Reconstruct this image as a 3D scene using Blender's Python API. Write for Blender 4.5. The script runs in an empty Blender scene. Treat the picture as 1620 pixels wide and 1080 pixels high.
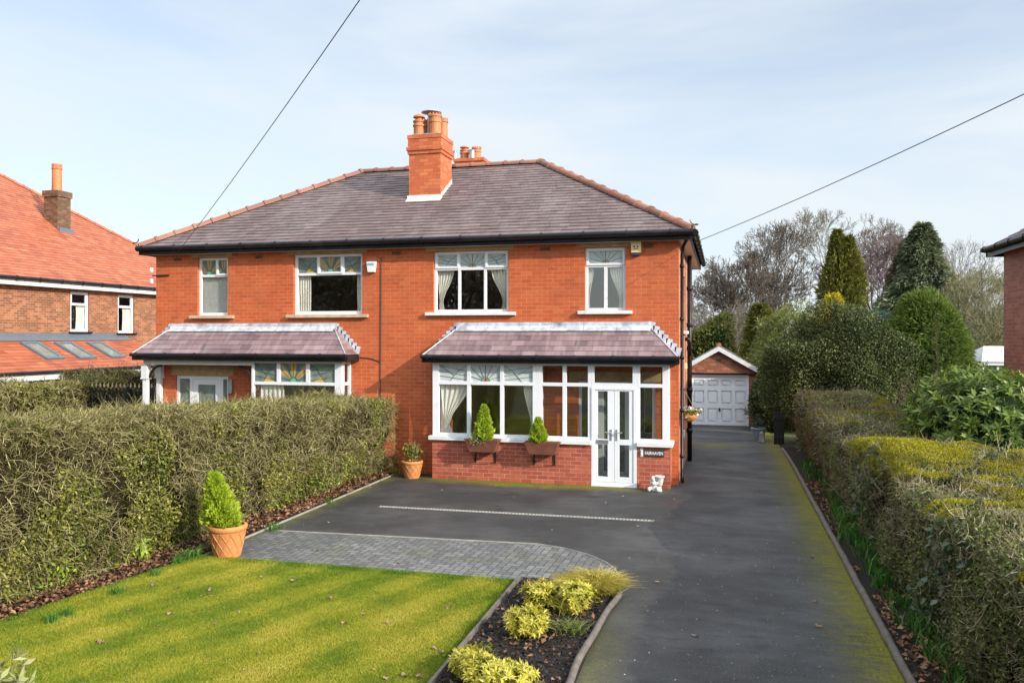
import bpy, math, random
import numpy as np
from mathutils import Vector

# ------------------------------------------------------------------ camera, sky, sun, exposure
SC = bpy.context.scene
COL = SC.collection
F_PX, CX, CY, CAM_H = 1290.0, 810.0, 530.0, 3.1
YAW = math.atan(333.0 / F_PX)
CS, SN = math.cos(YAW), math.sin(YAW)
cam_d = bpy.data.cameras.new('camera')
cam = bpy.data.objects.new('camera', cam_d)
COL.objects.link(cam)
cam.location = (0, 0, CAM_H)
cam.rotation_euler = (math.radians(90), 0, YAW)
cam_d.sensor_width = 36.0
cam_d.lens = F_PX / 1620.0 * 36.0
cam_d.shift_y = -10.0 / 1620.0
cam_d.clip_start = 0.1
cam_d.clip_end = 3000
SC.camera = cam

SUN_AZ, SUN_EL = math.radians(66), math.radians(24.5)      # azimuth is measured from the facade normal towards +X
sun_dir = Vector((math.sin(SUN_AZ) * math.cos(SUN_EL), -math.cos(SUN_AZ) * math.cos(SUN_EL), math.sin(SUN_EL)))
sl = bpy.data.lights.new('sun', 'SUN')
sl.energy = 3.9
sl.angle = math.radians(0.5)
sl.color = (1.0, 0.93, 0.82)
so = bpy.data.objects.new('sun', sl)
COL.objects.link(so)
so.rotation_euler = sun_dir.to_track_quat('Z', 'Y').to_euler()

w = bpy.data.worlds.new('World')
SC.world = w
w.use_nodes = True
nt = w.node_tree
for n in list(nt.nodes): nt.nodes.remove(n)
wo = nt.nodes.new('ShaderNodeOutputWorld')
bg = nt.nodes.new('ShaderNodeBackground')
sky = nt.nodes.new('ShaderNodeTexSky')
sky.sky_type = 'NISHITA'
sky.sun_disc = False
sky.sun_elevation = SUN_EL
sky.sun_rotation = math.atan2(sun_dir.x, sun_dir.y)
sky.altitude = 100
sky.air_density = 1.0
sky.dust_density = 1.2
sky.ozone_density = 1.6
tc = nt.nodes.new('ShaderNodeTexCoord')
mp = nt.nodes.new('ShaderNodeMapping')
mp.inputs['Scale'].default_value = (1.2, 1.2, 5.5)
mp.inputs['Rotation'].default_value = (0.25, 0.18, 0.4)
nz = nt.nodes.new('ShaderNodeTexNoise')
nz.inputs['Scale'].default_value = 1.3
nz.inputs['Detail'].default_value = 7
nz.inputs['Roughness'].default_value = 0.52
nz.inputs['Distortion'].default_value = 0.4
cr = nt.nodes.new('ShaderNodeValToRGB')
cr.color_ramp.elements[0].position = 0.33
cr.color_ramp.elements[0].color = (0.42, 0.42, 0.42, 1)
cr.color_ramp.elements[1].position = 0.64
cr.color_ramp.elements[1].color = (0.98, 0.98, 0.98, 1)
mx = nt.nodes.new('ShaderNodeMixRGB')
mx.inputs['Color2'].default_value = (3.85, 4.15, 4.4, 1)
nt.links.new(tc.outputs['Generated'], mp.inputs['Vector'])
nt.links.new(mp.outputs['Vector'], nz.inputs['Vector'])
nt.links.new(nz.outputs['Fac'], cr.inputs['Fac'])
nt.links.new(cr.outputs['Color'], mx.inputs['Fac'])
nt.links.new(sky.outputs['Color'], mx.inputs['Color1'])
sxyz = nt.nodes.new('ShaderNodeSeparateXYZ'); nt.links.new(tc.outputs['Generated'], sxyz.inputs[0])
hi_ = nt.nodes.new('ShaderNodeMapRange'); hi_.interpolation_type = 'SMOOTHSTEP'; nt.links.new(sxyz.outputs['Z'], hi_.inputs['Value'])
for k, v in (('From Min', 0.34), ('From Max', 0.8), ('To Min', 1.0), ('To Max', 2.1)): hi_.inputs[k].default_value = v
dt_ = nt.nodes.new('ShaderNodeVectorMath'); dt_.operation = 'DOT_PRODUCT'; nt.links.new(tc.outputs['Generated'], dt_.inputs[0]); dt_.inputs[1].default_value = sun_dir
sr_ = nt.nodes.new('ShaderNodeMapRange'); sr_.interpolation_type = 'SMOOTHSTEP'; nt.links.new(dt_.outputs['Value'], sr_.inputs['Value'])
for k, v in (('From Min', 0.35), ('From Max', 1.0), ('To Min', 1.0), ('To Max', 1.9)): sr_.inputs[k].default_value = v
ml_ = nt.nodes.new('ShaderNodeMath'); ml_.operation = 'MULTIPLY'; nt.links.new(hi_.outputs[0], ml_.inputs[0]); nt.links.new(sr_.outputs[0], ml_.inputs[1])  # added fill: unseen sky overhead and sunward brightened to lift the shadows
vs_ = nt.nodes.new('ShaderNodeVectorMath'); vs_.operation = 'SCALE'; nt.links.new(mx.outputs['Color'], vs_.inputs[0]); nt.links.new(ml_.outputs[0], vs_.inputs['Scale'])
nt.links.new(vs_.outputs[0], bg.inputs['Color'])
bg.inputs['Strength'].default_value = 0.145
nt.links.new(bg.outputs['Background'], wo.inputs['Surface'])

SC.view_settings.view_transform = 'Standard'
SC.view_settings.look = 'None'
SC.view_settings.gamma = 1
SC.view_settings.exposure = 0.62
SC.cycles.max_bounces = 8
SC.cycles.transparent_max_bounces = 12
SC.cycles.use_denoising = True

# ------------------------------------------------------------------ measuring: pixel of the photograph -> point on a known plane
def ray(u, v):
    a, b = (u - CX) / F_PX, (CY - v) / F_PX
    return np.array([a * CS - SN, a * SN + CS, b])
def PY(u, v, Y):
    r = ray(u, v); t = Y / r[1]; return np.array([r[0] * t, Y, CAM_H + r[2] * t])
def PX(u, v, X):
    r = ray(u, v); t = X / r[0]; return np.array([X, r[1] * t, CAM_H + r[2] * t])
def G(u, v, z=0.0):
    r = ray(u, v); t = (z - CAM_H) / r[2]; return np.array([r[0] * t, r[1] * t, z])
def PD(u, v, d):
    r = ray(u, v); return np.array([r[0] * d, r[1] * d, CAM_H + r[2] * d])
def gz(y):                                                   # the drive falls gently beyond the house
    t = min(max((y - 20.0) / 13.0, 0), 1); t = t * t * (3 - 2 * t); return -0.43 * t

# ------------------------------------------------------------------ object helpers
OFF = {}
def tag(o, label=None, cat=None, group=None, kind=None):
    if label: o['label'] = label
    if cat: o['category'] = cat
    if group: o['group'] = group
    if kind: o['kind'] = kind
    return o
def thing(name, label, cat, loc=(0, 0, 0), group=None):
    o = bpy.data.objects.new(name, None); COL.objects.link(o)
    o.location = loc; o.empty_display_size = 0.1
    OFF[o.name] = np.array(loc, float)
    return tag(o, label, cat, group)
def link_mesh(name, me, mat, parent, off):
    o = bpy.data.objects.new(name, me); COL.objects.link(o)
    if mat is not None: me.materials.append(mat)
    if parent is not None: o.parent = parent
    else: o.location = off
    OFF[o.name] = np.array(off, float)
    return o
def get_off(parent, loc):
    if parent is not None: return OFF[parent.name]
    return np.array(loc if loc is not None else (0, 0, 0), float)
def copy_tree(o, parent=None):
    c = o.copy(); COL.objects.link(c)
    if parent is not None: c.parent = parent
    for ch in list(o.children): copy_tree(ch, c)
    return c

def build_np(name, V, Fc, mat, parent=None, tone=None, smooth=False, loc=None, uv=False):
    """V (n,3); Fc (m,k) all faces with k corners"""
    V = np.asarray(V, float); Fc = np.asarray(Fc, np.int32)
    off = get_off(parent, loc)
    me = bpy.data.meshes.new(name)
    m, k = Fc.shape
    me.vertices.add(len(V)); me.vertices.foreach_set('co', (V - off).astype(np.float32).ravel())
    me.loops.add(m * k); me.loops.foreach_set('vertex_index', Fc.ravel())
    me.polygons.add(m); me.polygons.foreach_set('loop_start', np.arange(0, m * k, k, dtype=np.int32))
    if smooth: me.polygons.foreach_set('use_smooth', np.ones(m, bool))
    me.update(calc_edges=True)
    if tone is not None:
        at = me.attributes.new('tone', 'FLOAT', 'FACE'); at.data.foreach_set('value', np.asarray(tone, np.float32))
    return link_mesh(name, me, mat, parent, off)

class MB:
    def __init__(self, O=None, U=None, N=None):
        self.v, self.f, self.t, self.n = [], [], [], 0
        self.frame(O, U, N)
    def frame(self, O=None, U=None, N=None):
        self.O = None if O is None else np.array(O, float)
        if O is not None: self.U, self.N = np.array(U, float), np.array(N, float)
        return self
    def P(self, p):
        p = np.asarray(p, float)
        if self.O is None: return p
        return self.O + p[0] * self.U + np.array([0, 0, p[2]]) + p[1] * self.N      # local = (along, outwards, up)
    def poly(self, pts, tone=0.5):
        i = len(self.v)
        for p in pts: self.v.append(self.P(p))
        self.f.append(tuple(range(i, i + len(pts)))); self.t.append(tone)
    def box(self, x0, x1, y0, y1, z0, z1, tone=0.5, tb=0.0):
        """axis box; tb>0 shrinks the bottom in x"""
        i = len(self.v)
        for (x, y, z) in ((x0 + tb, y0, z0), (x1 - tb, y0, z0), (x1 - tb, y1, z0), (x0 + tb, y1, z0), (x0, y0, z1), (x1, y0, z1), (x1, y1, z1), (x0, y1, z1)):
            self.v.append(self.P((x, y, z)))
        flip = self.O is not None
        for q in ((0, 3, 2, 1), (4, 5, 6, 7), (0, 1, 5, 4), (1, 2, 6, 5), (2, 3, 7, 6), (3, 0, 4, 7)):
            if flip: q = q[::-1]
            self.f.append(tuple(i + k for k in q)); self.t.append(tone)
    def bar(self, a, b, w, h, tone=0.5):
        """rectangular bar from a to b (world or local)"""
        a, b = self.P(a), self.P(b)
        d = b - a; L = np.linalg.norm(d); d = d / L
        up = np.array([0, 0, 1.0]) if abs(d[2]) < 0.95 else np.array([0, 1.0, 0])
        s = np.cross(d, up); s /= np.linalg.norm(s); u = np.cross(s, d)
        i = len(self.v)
        for p in (a, b):
            for (e, g) in ((-1, -1), (1, -1), (1, 1), (-1, 1)):
                self.v.append(p + s * e * w / 2 + u * g * h / 2)
        for q in ((0, 1, 2, 3), (7, 6, 5, 4), (0, 4, 5, 1), (1, 5, 6, 2), (2, 6, 7, 3), (3, 7, 4, 0)):
            self.f.append(tuple(i + k for k in q)); self.t.append(tone)
    def tube(self, pts, r, n=8, tone=0.5, cap=True):
        pts = [self.P(p) for p in pts]
        rs = r if hasattr(r, '__len__') else [r] * len(pts)
        i = len(self.v); ref = None
        for k, p in enumerate(pts):
            d = (pts[min(k + 1, len(pts) - 1)] - pts[max(k - 1, 0)]); d = d / (np.linalg.norm(d) + 1e-9)
            if ref is None: ref = np.array([0, 0, 1.0]) if abs(d[2]) < 0.9 else np.array([1.0, 0, 0])
            s = np.cross(d, ref); s /= np.linalg.norm(s) + 1e-9; u = np.cross(s, d); ref = u
            for j in range(n):
                an = 2 * math.pi * j / n
                self.v.append(p + (s * math.cos(an) + u * math.sin(an)) * rs[k])
        for k in range(len(pts) - 1):
            for j in range(n):
                a, b = i + k * n + j, i + k * n + (j + 1) % n
                self.f.append((a, a + n, b + n, b)); self.t.append(tone)
        if cap:
            self.f.append(tuple(i + j for j in range(n))); self.t.append(tone)
            e = i + (len(pts) - 1) * n
            self.f.append(tuple(e + j for j in reversed(range(n)))); self.t.append(tone)
    def lathe(self, prof, c, n=16, tone=0.5, wob=0):
        """prof: list of (radius, z); c: base centre"""
        c = self.P(c); i = len(self.v)
        for (r, z) in prof:
            for j in range(n):
                an = 2 * math.pi * j / n
                self.v.append(c + np.array([r * math.cos(an), r * math.sin(an), z]))
        for k in range(len(prof) - 1):
            for j in range(n):
                a, b = i + k * n + j, i + k * n + (j + 1) % n
                self.f.append((a, b, b + n, a + n)); self.t.append(tone)
        self.f.append(tuple(i + j for j in reversed(range(n)))); self.t.append(tone)
        e = i + (len(prof) - 1) * n
        self.f.append(tuple(e + j for j in range(n))); self.t.append(tone)
    def slab(self, x0, x1, z0, z1, holes, n0, n1, tone=0.5):
        """flat slab in the local frame with rectangular holes; n0 back, n1 front"""
        xs = sorted(set([x0, x1] + [min(max(h[0], x0), x1) for h in holes] + [min(max(h[1], x0), x1) for h in holes]))
        zs = sorted(set([z0, z1] + [min(max(h[2], z0), z1) for h in holes] + [min(max(h[3], z0), z1) for h in holes]))
        def solid(i, j):
            if i < 0 or j < 0 or i >= len(xs) - 1 or j >= len(zs) - 1: return False
            xm, zm = (xs[i] + xs[i + 1]) / 2, (zs[j] + zs[j + 1]) / 2
            return not any(h[0] < xm < h[1] and h[2] < zm < h[3] for h in holes)
        for i in range(len(xs) - 1):
            for j in range(len(zs) - 1):
                if not solid(i, j): continue
                a, b, c, d = xs[i], xs[i + 1], zs[j], zs[j + 1]
                self.poly([(a, n1, c), (b, n1, c), (b, n1, d), (a, n1, d)], tone)
                self.poly([(b, n0, c), (a, n0, c), (a, n0, d), (b, n0, d)], tone)
                if not solid(i - 1, j): self.poly([(a, n0, c), (a, n1, c), (a, n1, d), (a, n0, d)], tone)
                if not solid(i + 1, j): self.poly([(b, n1, c), (b, n0, c), (b, n0, d), (b, n1, d)], tone)
                if not solid(i, j - 1): self.poly([(a, n0, c), (b, n0, c), (b, n1, c), (a, n1, c)], tone)
                if not solid(i, j + 1): self.poly([(a, n1, d), (b, n1, d), (b, n0, d), (a, n0, d)], tone)
    def build(self, name, mat, parent=None, loc=None, smooth=False, bevel=0, weld=False):
        off = get_off(parent, loc)
        me = bpy.data.meshes.new(name)
        V = np.array(self.v) - off
        me.from_pydata([tuple(p) for p in V], [], self.f)
        me.update()
        nrm = np.zeros((len(me.polygons), 3)); me.polygons.foreach_get('normal', nrm.reshape(-1)) if False else None
        uvl = me.uv_layers.new(name='UVMap')
        uvs = np.zeros((len(me.loops), 2), np.float32)
        W = np.array(self.v)
        for p in me.polygons:
            nn = np.array(p.normal)
            if abs(nn[2]) > 0.97: t = np.array([1.0, 0, 0]); b = np.array([0, 1.0, 0])
            else:
                t = np.array([-nn[1], nn[0], 0]); t /= np.linalg.norm(t); b = np.cross(nn, t)
            for li in p.loop_indices:
                c = W[me.loops[li].vertex_index]; uvs[li] = (c @ t, c @ b)
        uvl.data.foreach_set('uv', uvs.ravel())
        at = me.attributes.new('tone', 'FLOAT', 'FACE'); at.data.foreach_set('value', np.array(self.t, np.float32))
        if smooth: me.polygons.foreach_set('use_smooth', np.ones(len(me.polygons), bool))
        o = link_mesh(name, me, mat, parent, off)
        if weld:
            m = o.modifiers.new('weld', 'WELD'); m.merge_threshold = 0.0005
        if bevel:
            m = o.modifiers.new('bevel', 'BEVEL'); m.width = bevel; m.segments = 2; m.limit_method = 'ANGLE'
        return o

# ------------------------------------------------------------------ materials
M = {}
def nodes(name):
    m = bpy.data.materials.new(name); m.use_nodes = True
    t = m.node_tree; b = t.nodes['Principled BSDF']
    M[name] = m
    return m, t, b
def N_(t, kind, **kw):
    n = t.nodes.new(kind)
    for k, v in kw.items():
        if k in n.inputs: n.inputs[k].default_value = v
        else: setattr(n, k, v)
    return n
def rgb(c): return (c[0], c[1], c[2], 1)
def mixc(t, fac, a, b, mode='MIX'):
    n = t.nodes.new('ShaderNodeMixRGB'); n.blend_type = mode
    for s, x in (('Fac', fac), ('Color1', a), ('Color2', b)):
        if isinstance(x, (int, float)): n.inputs[s].default_value = x
        elif isinstance(x, tuple): n.inputs[s].default_value = rgb(x)
        else: t.links.new(x, n.inputs[s])
    return n.outputs['Color']
def noise(t, scale, detail=4, vec=None, rough=0.6, out='Fac', sc3=None, dist=0.0):
    n = N_(t, 'ShaderNodeTexNoise', Scale=scale, Detail=detail, Roughness=rough, Distortion=dist)
    if vec is None: vec = N_(t, 'ShaderNodeTexCoord').outputs['Object']
    if sc3 is not None:
        mpn = N_(t, 'ShaderNodeMapping', Scale=sc3); t.links.new(vec, mpn.inputs['Vector']); vec = mpn.outputs['Vector']
    t.links.new(vec, n.inputs['Vector'])
    return n.outputs[out]
def ramp(t, fac, stops):
    n = t.nodes.new('ShaderNodeValToRGB'); e = n.color_ramp.elements
    while len(e) < len(stops): e.new(0.5)
    for k, (p, c) in enumerate(stops):
        e[k].position = p; e[k].color = rgb(c) if isinstance(c, tuple) else (c, c, c, 1)
    t.links.new(fac, n.inputs['Fac'])
    return n.outputs['Color']
def bump(t, b, h, strength=0.3, dist=0.01):
    n = N_(t, 'ShaderNodeBump', Strength=strength, Distance=dist)
    t.links.new(h, n.inputs['Height']); t.links.new(n.outputs['Normal'], b.inputs['Normal'])
def geo_pos(t): return N_(t, 'ShaderNodeNewGeometry').outputs['Position']
def tone_at(t): return N_(t, 'ShaderNodeAttribute', attribute_name='tone').outputs['Fac']

def simple(name, c, rough=0.5, var=0.15, scale=6.0, bmp=0.0, metal=0.0, spec=0.5, dirt=None):
    m, t, b = nodes(name)
    p = geo_pos(t)
    nf = noise(t, scale, 5, p)
    lo = tuple(max(0, x * (1 - var)) for x in c); hi = tuple(min(1, x * (1 + var)) for x in c)
    col = mixc(t, ramp(t, nf, [(0.3, 0.0), (0.7, 1.0)]), lo, hi)
    if dirt:
        col = mixc(t, ramp(t, noise(t, scale * 0.37, 6, p), [(0.5, 0.0), (0.75, dirt[1])]), col, dirt[0])
    t.links.new(col, b.inputs['Base Color'])
    b.inputs['Roughness'].default_value = rough; b.inputs['Metallic'].default_value = metal
    b.inputs['Specular IOR Level'].default_value = spec
    if bmp: bump(t, b, noise(t, scale * 8, 4, p), bmp, 0.01)
    return m
def brick(name, c1, c2, mortar, bw=0.235, bh=0.083, joint=0.010, rough=0.62, soot=0.25, spec=0.3, sootc=(0.10, 0.045, 0.03)):
    m, t, b = nodes(name)
    uv = N_(t, 'ShaderNodeUVMap').outputs['UV']
    n = N_(t, 'ShaderNodeTexBrick', Scale=1.0)
    n.inputs['Mortar Size'].default_value = joint / 2
    n.inputs['Mortar Smooth'].default_value = 0.35
    n.inputs['Bias'].default_value = -0.15
    n.inputs['Brick Width'].default_value = bw
    n.inputs['Row Height'].default_value = bh
    n.inputs['Bias'].default_value = 0.0
    n.inputs['Color1'].default_value = rgb((0, 0, 0)); n.inputs['Color2'].default_value = rgb((1, 1, 1)); n.inputs['Mortar'].default_value = rgb((0.5, 0.5, 0.5))
    wob = mixc(t, 0.006, uv, noise(t, 6.0, 2, uv, out='Color'), 'ADD')
    t.links.new(wob, n.inputs['Vector'])
    p = geo_pos(t)
    k_ = lambda c, f: tuple(x * f for x in c)
    col = ramp(t, n.outputs['Color'], [(0.0, k_(c1, 0.86)), (0.06, k_(c1, 0.97)), (0.45, k_(c1, 1.04)), (0.8, k_(c2, 0.94)), (0.95, c2), (1.0, (c2[0] * 1.03, c2[1] * 1.12, c2[2] * 1.15))])
    mort = mixc(t, ramp(t, noise(t, 2.2, 5, p), [(0.35, 0.0), (0.7, 0.75)]), mortar, tuple(0.45 * x for x in mortar))
    col = mixc(t, n.outputs['Fac'], col, mort)
    col = mixc(t, ramp(t, noise(t, 1.4, 6, p, 0.7, sc3=(2.2, 2.2, 0.3)), [(0.52, 0.0), (0.75, soot * 1.3)]), col, sootc)
    col = mixc(t, ramp(t, noise(t, 1.1, 6, p, 0.65), [(0.42, 0.0), (0.75, soot)]), col, sootc)
    col = mixc(t, ramp(t, noise(t, 14.0, 3, p), [(0.45, 0.0), (0.8, 0.22)]), col, tuple(x * 0.55 for x in c1))
    col = mixc(t, ramp(t, noise(t, 0.5, 4, p), [(0.5, 0.0), (0.8, 0.16)]), col, tuple(min(1, x * 1.25 + 0.03) for x in c2))
    t.links.new(col, b.inputs['Base Color'])
    b.inputs['Roughness'].default_value = rough; b.inputs['Specular IOR Level'].default_value = spec
    inv = N_(t, 'ShaderNodeMath', operation='SUBTRACT'); inv.inputs[0].default_value = 1.0
    t.links.new(n.outputs['Fac'], inv.inputs[1])
    ad = N_(t, 'ShaderNodeMath', operation='MULTIPLY_ADD'); t.links.new(noise(t, 40, 3, p), ad.inputs[0]); ad.inputs[1].default_value = 0.25
    t.links.new(inv.outputs[0], ad.inputs[2])
    bump(t, b, ad.outputs[0], 0.55, 0.008)
    return m
def toned(name, stops, rough=0.6, var=0.2, scale=3.0, spec=0.4, bmp=0.2, stain=None, bscale=30, streak=None):
    m, t, b = nodes(name)
    p = geo_pos(t)
    col = ramp(t, tone_at(t), stops)
    nf = noise(t, scale, 5, p)
    col = mixc(t, ramp(t, nf, [(0.35, 0.0), (0.7, var)]), col, stops[0][1])
    if stain:
        col = mixc(t, ramp(t, noise(t, stain[2], 6, p, sc3=stain[3] if len(stain) > 3 else None), [(0.48, 0.0), (0.68, stain[1])]), col, stain[0])
    t.links.new(col, b.inputs['Base Color'])
    b.inputs['Roughness'].default_value = rough; b.inputs['Specular IOR Level'].default_value = spec
    if bmp: bump(t, b, noise(t, bscale, 4, p), bmp, 0.01)
    return m
def foliage(name, stops, rough=0.5, trans=0.3, spec=0.3, nscale=1.2, nvar=0.3):
    m, t, b = nodes(name)
    p = geo_pos(t)
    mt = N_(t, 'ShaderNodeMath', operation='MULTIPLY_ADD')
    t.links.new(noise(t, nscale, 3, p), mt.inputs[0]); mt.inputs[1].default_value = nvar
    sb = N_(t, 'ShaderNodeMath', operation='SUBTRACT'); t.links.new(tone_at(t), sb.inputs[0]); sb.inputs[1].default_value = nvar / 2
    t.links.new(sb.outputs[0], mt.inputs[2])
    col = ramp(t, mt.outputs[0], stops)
    t.links.new(col, b.inputs['Base Color'])
    b.inputs['Roughness'].default_value = rough; b.inputs['Specular IOR Level'].default_value = spec
    if trans > 0:
        tr = N_(t, 'ShaderNodeBsdfTranslucent'); t.links.new(col, tr.inputs['Color'])
        ms = N_(t, 'ShaderNodeMixShader', Fac=trans)
        t.links.new(b.outputs[0], ms.inputs[1]); t.links.new(tr.outputs[0], ms.inputs[2])
        t.links.new(ms.outputs[0], t.nodes['Material Output'].inputs['Surface'])
    return m
def glass(name, tint=(0.92, 0.94, 0.93), ior=2.5):
    m, t, b = nodes(name)
    t.nodes.remove(b)
    lw = N_(t, 'ShaderNodeLayerWeight', Blend=0.5)
    pw = N_(t, 'ShaderNodeMath', operation='POWER'); t.links.new(lw.outputs['Facing'], pw.inputs[0]); pw.inputs[1].default_value = 5.0
    f0 = ((ior - 1) / (ior + 1)) ** 2
    fr = N_(t, 'ShaderNodeMath', operation='MULTIPLY_ADD'); t.links.new(pw.outputs[0], fr.inputs[0]); fr.inputs[1].default_value = 1 - f0; fr.inputs[2].default_value = f0
    tr = N_(t, 'ShaderNodeBsdfTransparent', Color=rgb(tint))
    gl = N_(t, 'ShaderNodeBsdfGlossy', Roughness=0.004, Color=rgb((0.95, 0.97, 1.0)))
    bp = N_(t, 'ShaderNodeBump', Strength=0.04, Distance=0.02)
    t.links.new(noise(t, 1.3, 2, geo_pos(t)), bp.inputs['Height']); t.links.new(bp.outputs[0], gl.inputs['Normal'])
    ms = N_(t, 'ShaderNodeMixShader'); t.links.new(fr.outputs[0], ms.inputs[0])
    t.links.new(tr.outputs[0], ms.inputs[1]); t.links.new(gl.outputs[0], ms.inputs[2])
    t.links.new(ms.outputs[0], t.nodes['Material Output'].inputs['Surface'])
    return m

brick('brick_red', (0.450, 0.088, 0.027), (0.515, 0.116, 0.037), (0.56, 0.33, 0.17), joint=0.0085, soot=0.30, sootc=(0.24, 0.075, 0.035))
brick('brick_plinth', (0.36, 0.075, 0.042), (0.47, 0.115, 0.06), (0.50, 0.42, 0.33), soot=0.25)
brick('brick_chimney', (0.48, 0.11, 0.04), (0.60, 0.17, 0.06), (0.20, 0.15, 0.11), soot=0.2, joint=0.009)
brick('brick_side', (0.42, 0.135, 0.06), (0.55, 0.21, 0.10), (0.52, 0.45, 0.34), bw=0.225, bh=0.078)
brick('brick_brown', (0.21, 0.075, 0.032), (0.36, 0.135, 0.06), (0.42, 0.32, 0.22), bw=0.235, bh=0.085, joint=0.014, soot=0.3)
brick('brick_garage', (0.27, 0.09, 0.05), (0.44, 0.17, 0.08), (0.34, 0.28, 0.21), soot=0.4)
brick('brick_dull', (0.26, 0.085, 0.055), (0.36, 0.13, 0.085), (0.33, 0.26, 0.21), soot=0.3)
brick('brick_old', (0.11, 0.055, 0.03), (0.22, 0.10, 0.055), (0.20, 0.17, 0.13), soot=0.5, sootc=(0.06, 0.06, 0.03))
toned('slate', [(0.0, (0.075, 0.052, 0.050)), (0.5, (0.130, 0.089, 0.083)), (1.0, (0.20, 0.142, 0.132))], 0.7, 0.35, 1.1, 0.5, 0.35, ((0.30, 0.26, 0.26), 0.30, 0.9, (1.0, 0.35, 0.35)))
toned('slate_purple', [(0.0, (0.12, 0.078, 0.083)), (0.5, (0.20, 0.128, 0.131)), (1.0, (0.29, 0.20, 0.20))], 0.5, 0.3, 2.2, 0.45, 0.3, ((0.40, 0.33, 0.32), 0.32, 3.4, (2.6, 0.4, 0.4)))
toned('clay_tile', [(0.0, (0.25, 0.068, 0.034)), (0.5, (0.345, 0.10, 0.046)), (1.0, (0.42, 0.145, 0.068))], 0.6, 0.3, 0.8, 0.35, 0.3)
toned('ridge_clay', [(0.0, (0.17, 0.07, 0.045)), (0.5, (0.27, 0.105, 0.068)), (1.0, (0.36, 0.155, 0.10))], 0.65, 0.4, 3.0, 0.35, 0.35, ((0.16, 0.15, 0.08), 0.5, 5.0))
simple('terracotta', (0.50, 0.195, 0.060), 0.65, 0.15, 9, 0.15, dirt=((0.55, 0.33, 0.18), 0.35))
simple('pot_clay', (0.46, 0.165, 0.06), 0.6, 0.22, 8, 0.2, dirt=((0.12, 0.07, 0.04), 0.7))
simple('upvc', (0.68, 0.69, 0.71), 0.28, 0.03, 3, 0, spec=0.5)
simple('white_paint', (0.64, 0.64, 0.63), 0.5, 0.08, 5, 0.1, dirt=((0.42, 0.40, 0.34), 0.4))
simple('stone_sill', (0.48, 0.36, 0.23), 0.8, 0.2, 7, 0.25, dirt=((0.24, 0.18, 0.12), 0.5))
simple('stone_lintel', (0.40, 0.27, 0.13), 0.85, 0.25, 7, 0.25, dirt=((0.2, 0.14, 0.08), 0.5))
simple('black_gloss', (0.010, 0.010, 0.012), 0.35, 0.3, 6, 0.05, spec=0.25, dirt=((0.07, 0.055, 0.05), 0.4))
simple('black_iron', (0.012, 0.012, 0.013), 0.45, 0.3, 8)
simple('lead', (0.50, 0.53, 0.57), 0.5, 0.35, 7, 0.3, metal=0.2, dirt=((0.15, 0.15, 0.15), 0.9))
simple('mortar_fillet', (0.60, 0.58, 0.54), 0.8, 0.15, 9, 0.2)
simple('grey_metal', (0.11, 0.13, 0.15), 0.5, 0.1, 4)
simple('steel', (0.45, 0.46, 0.47), 0.35, 0.2, 8, metal=0.8)
simple('brown_wood', (0.17, 0.062, 0.040), 0.5, 0.3, 5, 0.2)
simple('log', (0.115, 0.095, 0.08), 0.85, 0.35, 9, 0.5, dirt=((0.10, 0.10, 0.03), 0.5))
simple('concrete', (0.22, 0.205, 0.18), 0.85, 0.25, 6, 0.3, dirt=((0.13, 0.14, 0.06), 0.6))
simple('curtain', (0.78, 0.74, 0.64), 0.9, 0.08, 3)
simple('blind', (0.62, 0.63, 0.60), 0.8, 0.05, 3)
simple('plaster', (0.50, 0.44, 0.37), 0.9, 0.06, 2)
simple('dark_floor', (0.10, 0.07, 0.05), 0.7, 0.2, 3)
simple('cream_plastic', (0.72, 0.58, 0.27), 0.4, 0.08, 5)
simple('navy_plastic', (0.02, 0.03, 0.09), 0.3, 0.1, 5)
simple('white_plastic', (0.75, 0.75, 0.72), 0.35, 0.05, 5)
simple('blue_plastic', (0.25, 0.38, 0.5), 0.3, 0.05, 5)
simple('slate_sign', (0.035, 0.035, 0.04), 0.5, 0.2, 8)
simple('stone_white', (0.58, 0.55, 0.52), 0.8, 0.15, 15, 0.25, dirt=((0.26, 0.25, 0.2), 0.5))
simple('compost', (0.045, 0.03, 0.02), 0.95, 0.4, 30, 0.7)
simple('bark', (0.105, 0.085, 0.065), 0.9, 0.3, 8, 0.4)
simple('bark_pale', (0.17, 0.15, 0.115), 0.9, 0.25, 8, 0.2)
simple('bark_green', (0.20, 0.19, 0.095), 0.9, 0.25, 5, 0.2)
simple('bark_purple', (0.17, 0.115, 0.115), 0.9, 0.2, 5, 0.2)
simple('dry_twig', (0.26, 0.19, 0.12), 0.9, 0.25, 5, 0.2)
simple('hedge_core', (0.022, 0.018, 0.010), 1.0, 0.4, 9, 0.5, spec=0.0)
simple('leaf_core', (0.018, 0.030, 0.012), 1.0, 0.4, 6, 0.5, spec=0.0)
simple('grey_pot', (0.20, 0.25, 0.30), 0.5, 0.12, 6)
simple('red_glass', (0.55, 0.02, 0.02), 0.2, 0.1, 6)
simple('galvanised', (0.40, 0.38, 0.34), 0.5, 0.2, 9, dirt=((0.2, 0.14, 0.1), 0.4))
simple('cable', (0.03, 0.03, 0.035), 0.5, 0.1, 3)
simple('garage_white', (0.84, 0.85, 0.86), 0.35, 0.03, 2, 0.0)
glass('window_glass')
glass('porch_glass', (0.74, 0.77, 0.75), 1.8)  # tint darkens what lies behind, standing in for shade inside the porch
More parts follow.
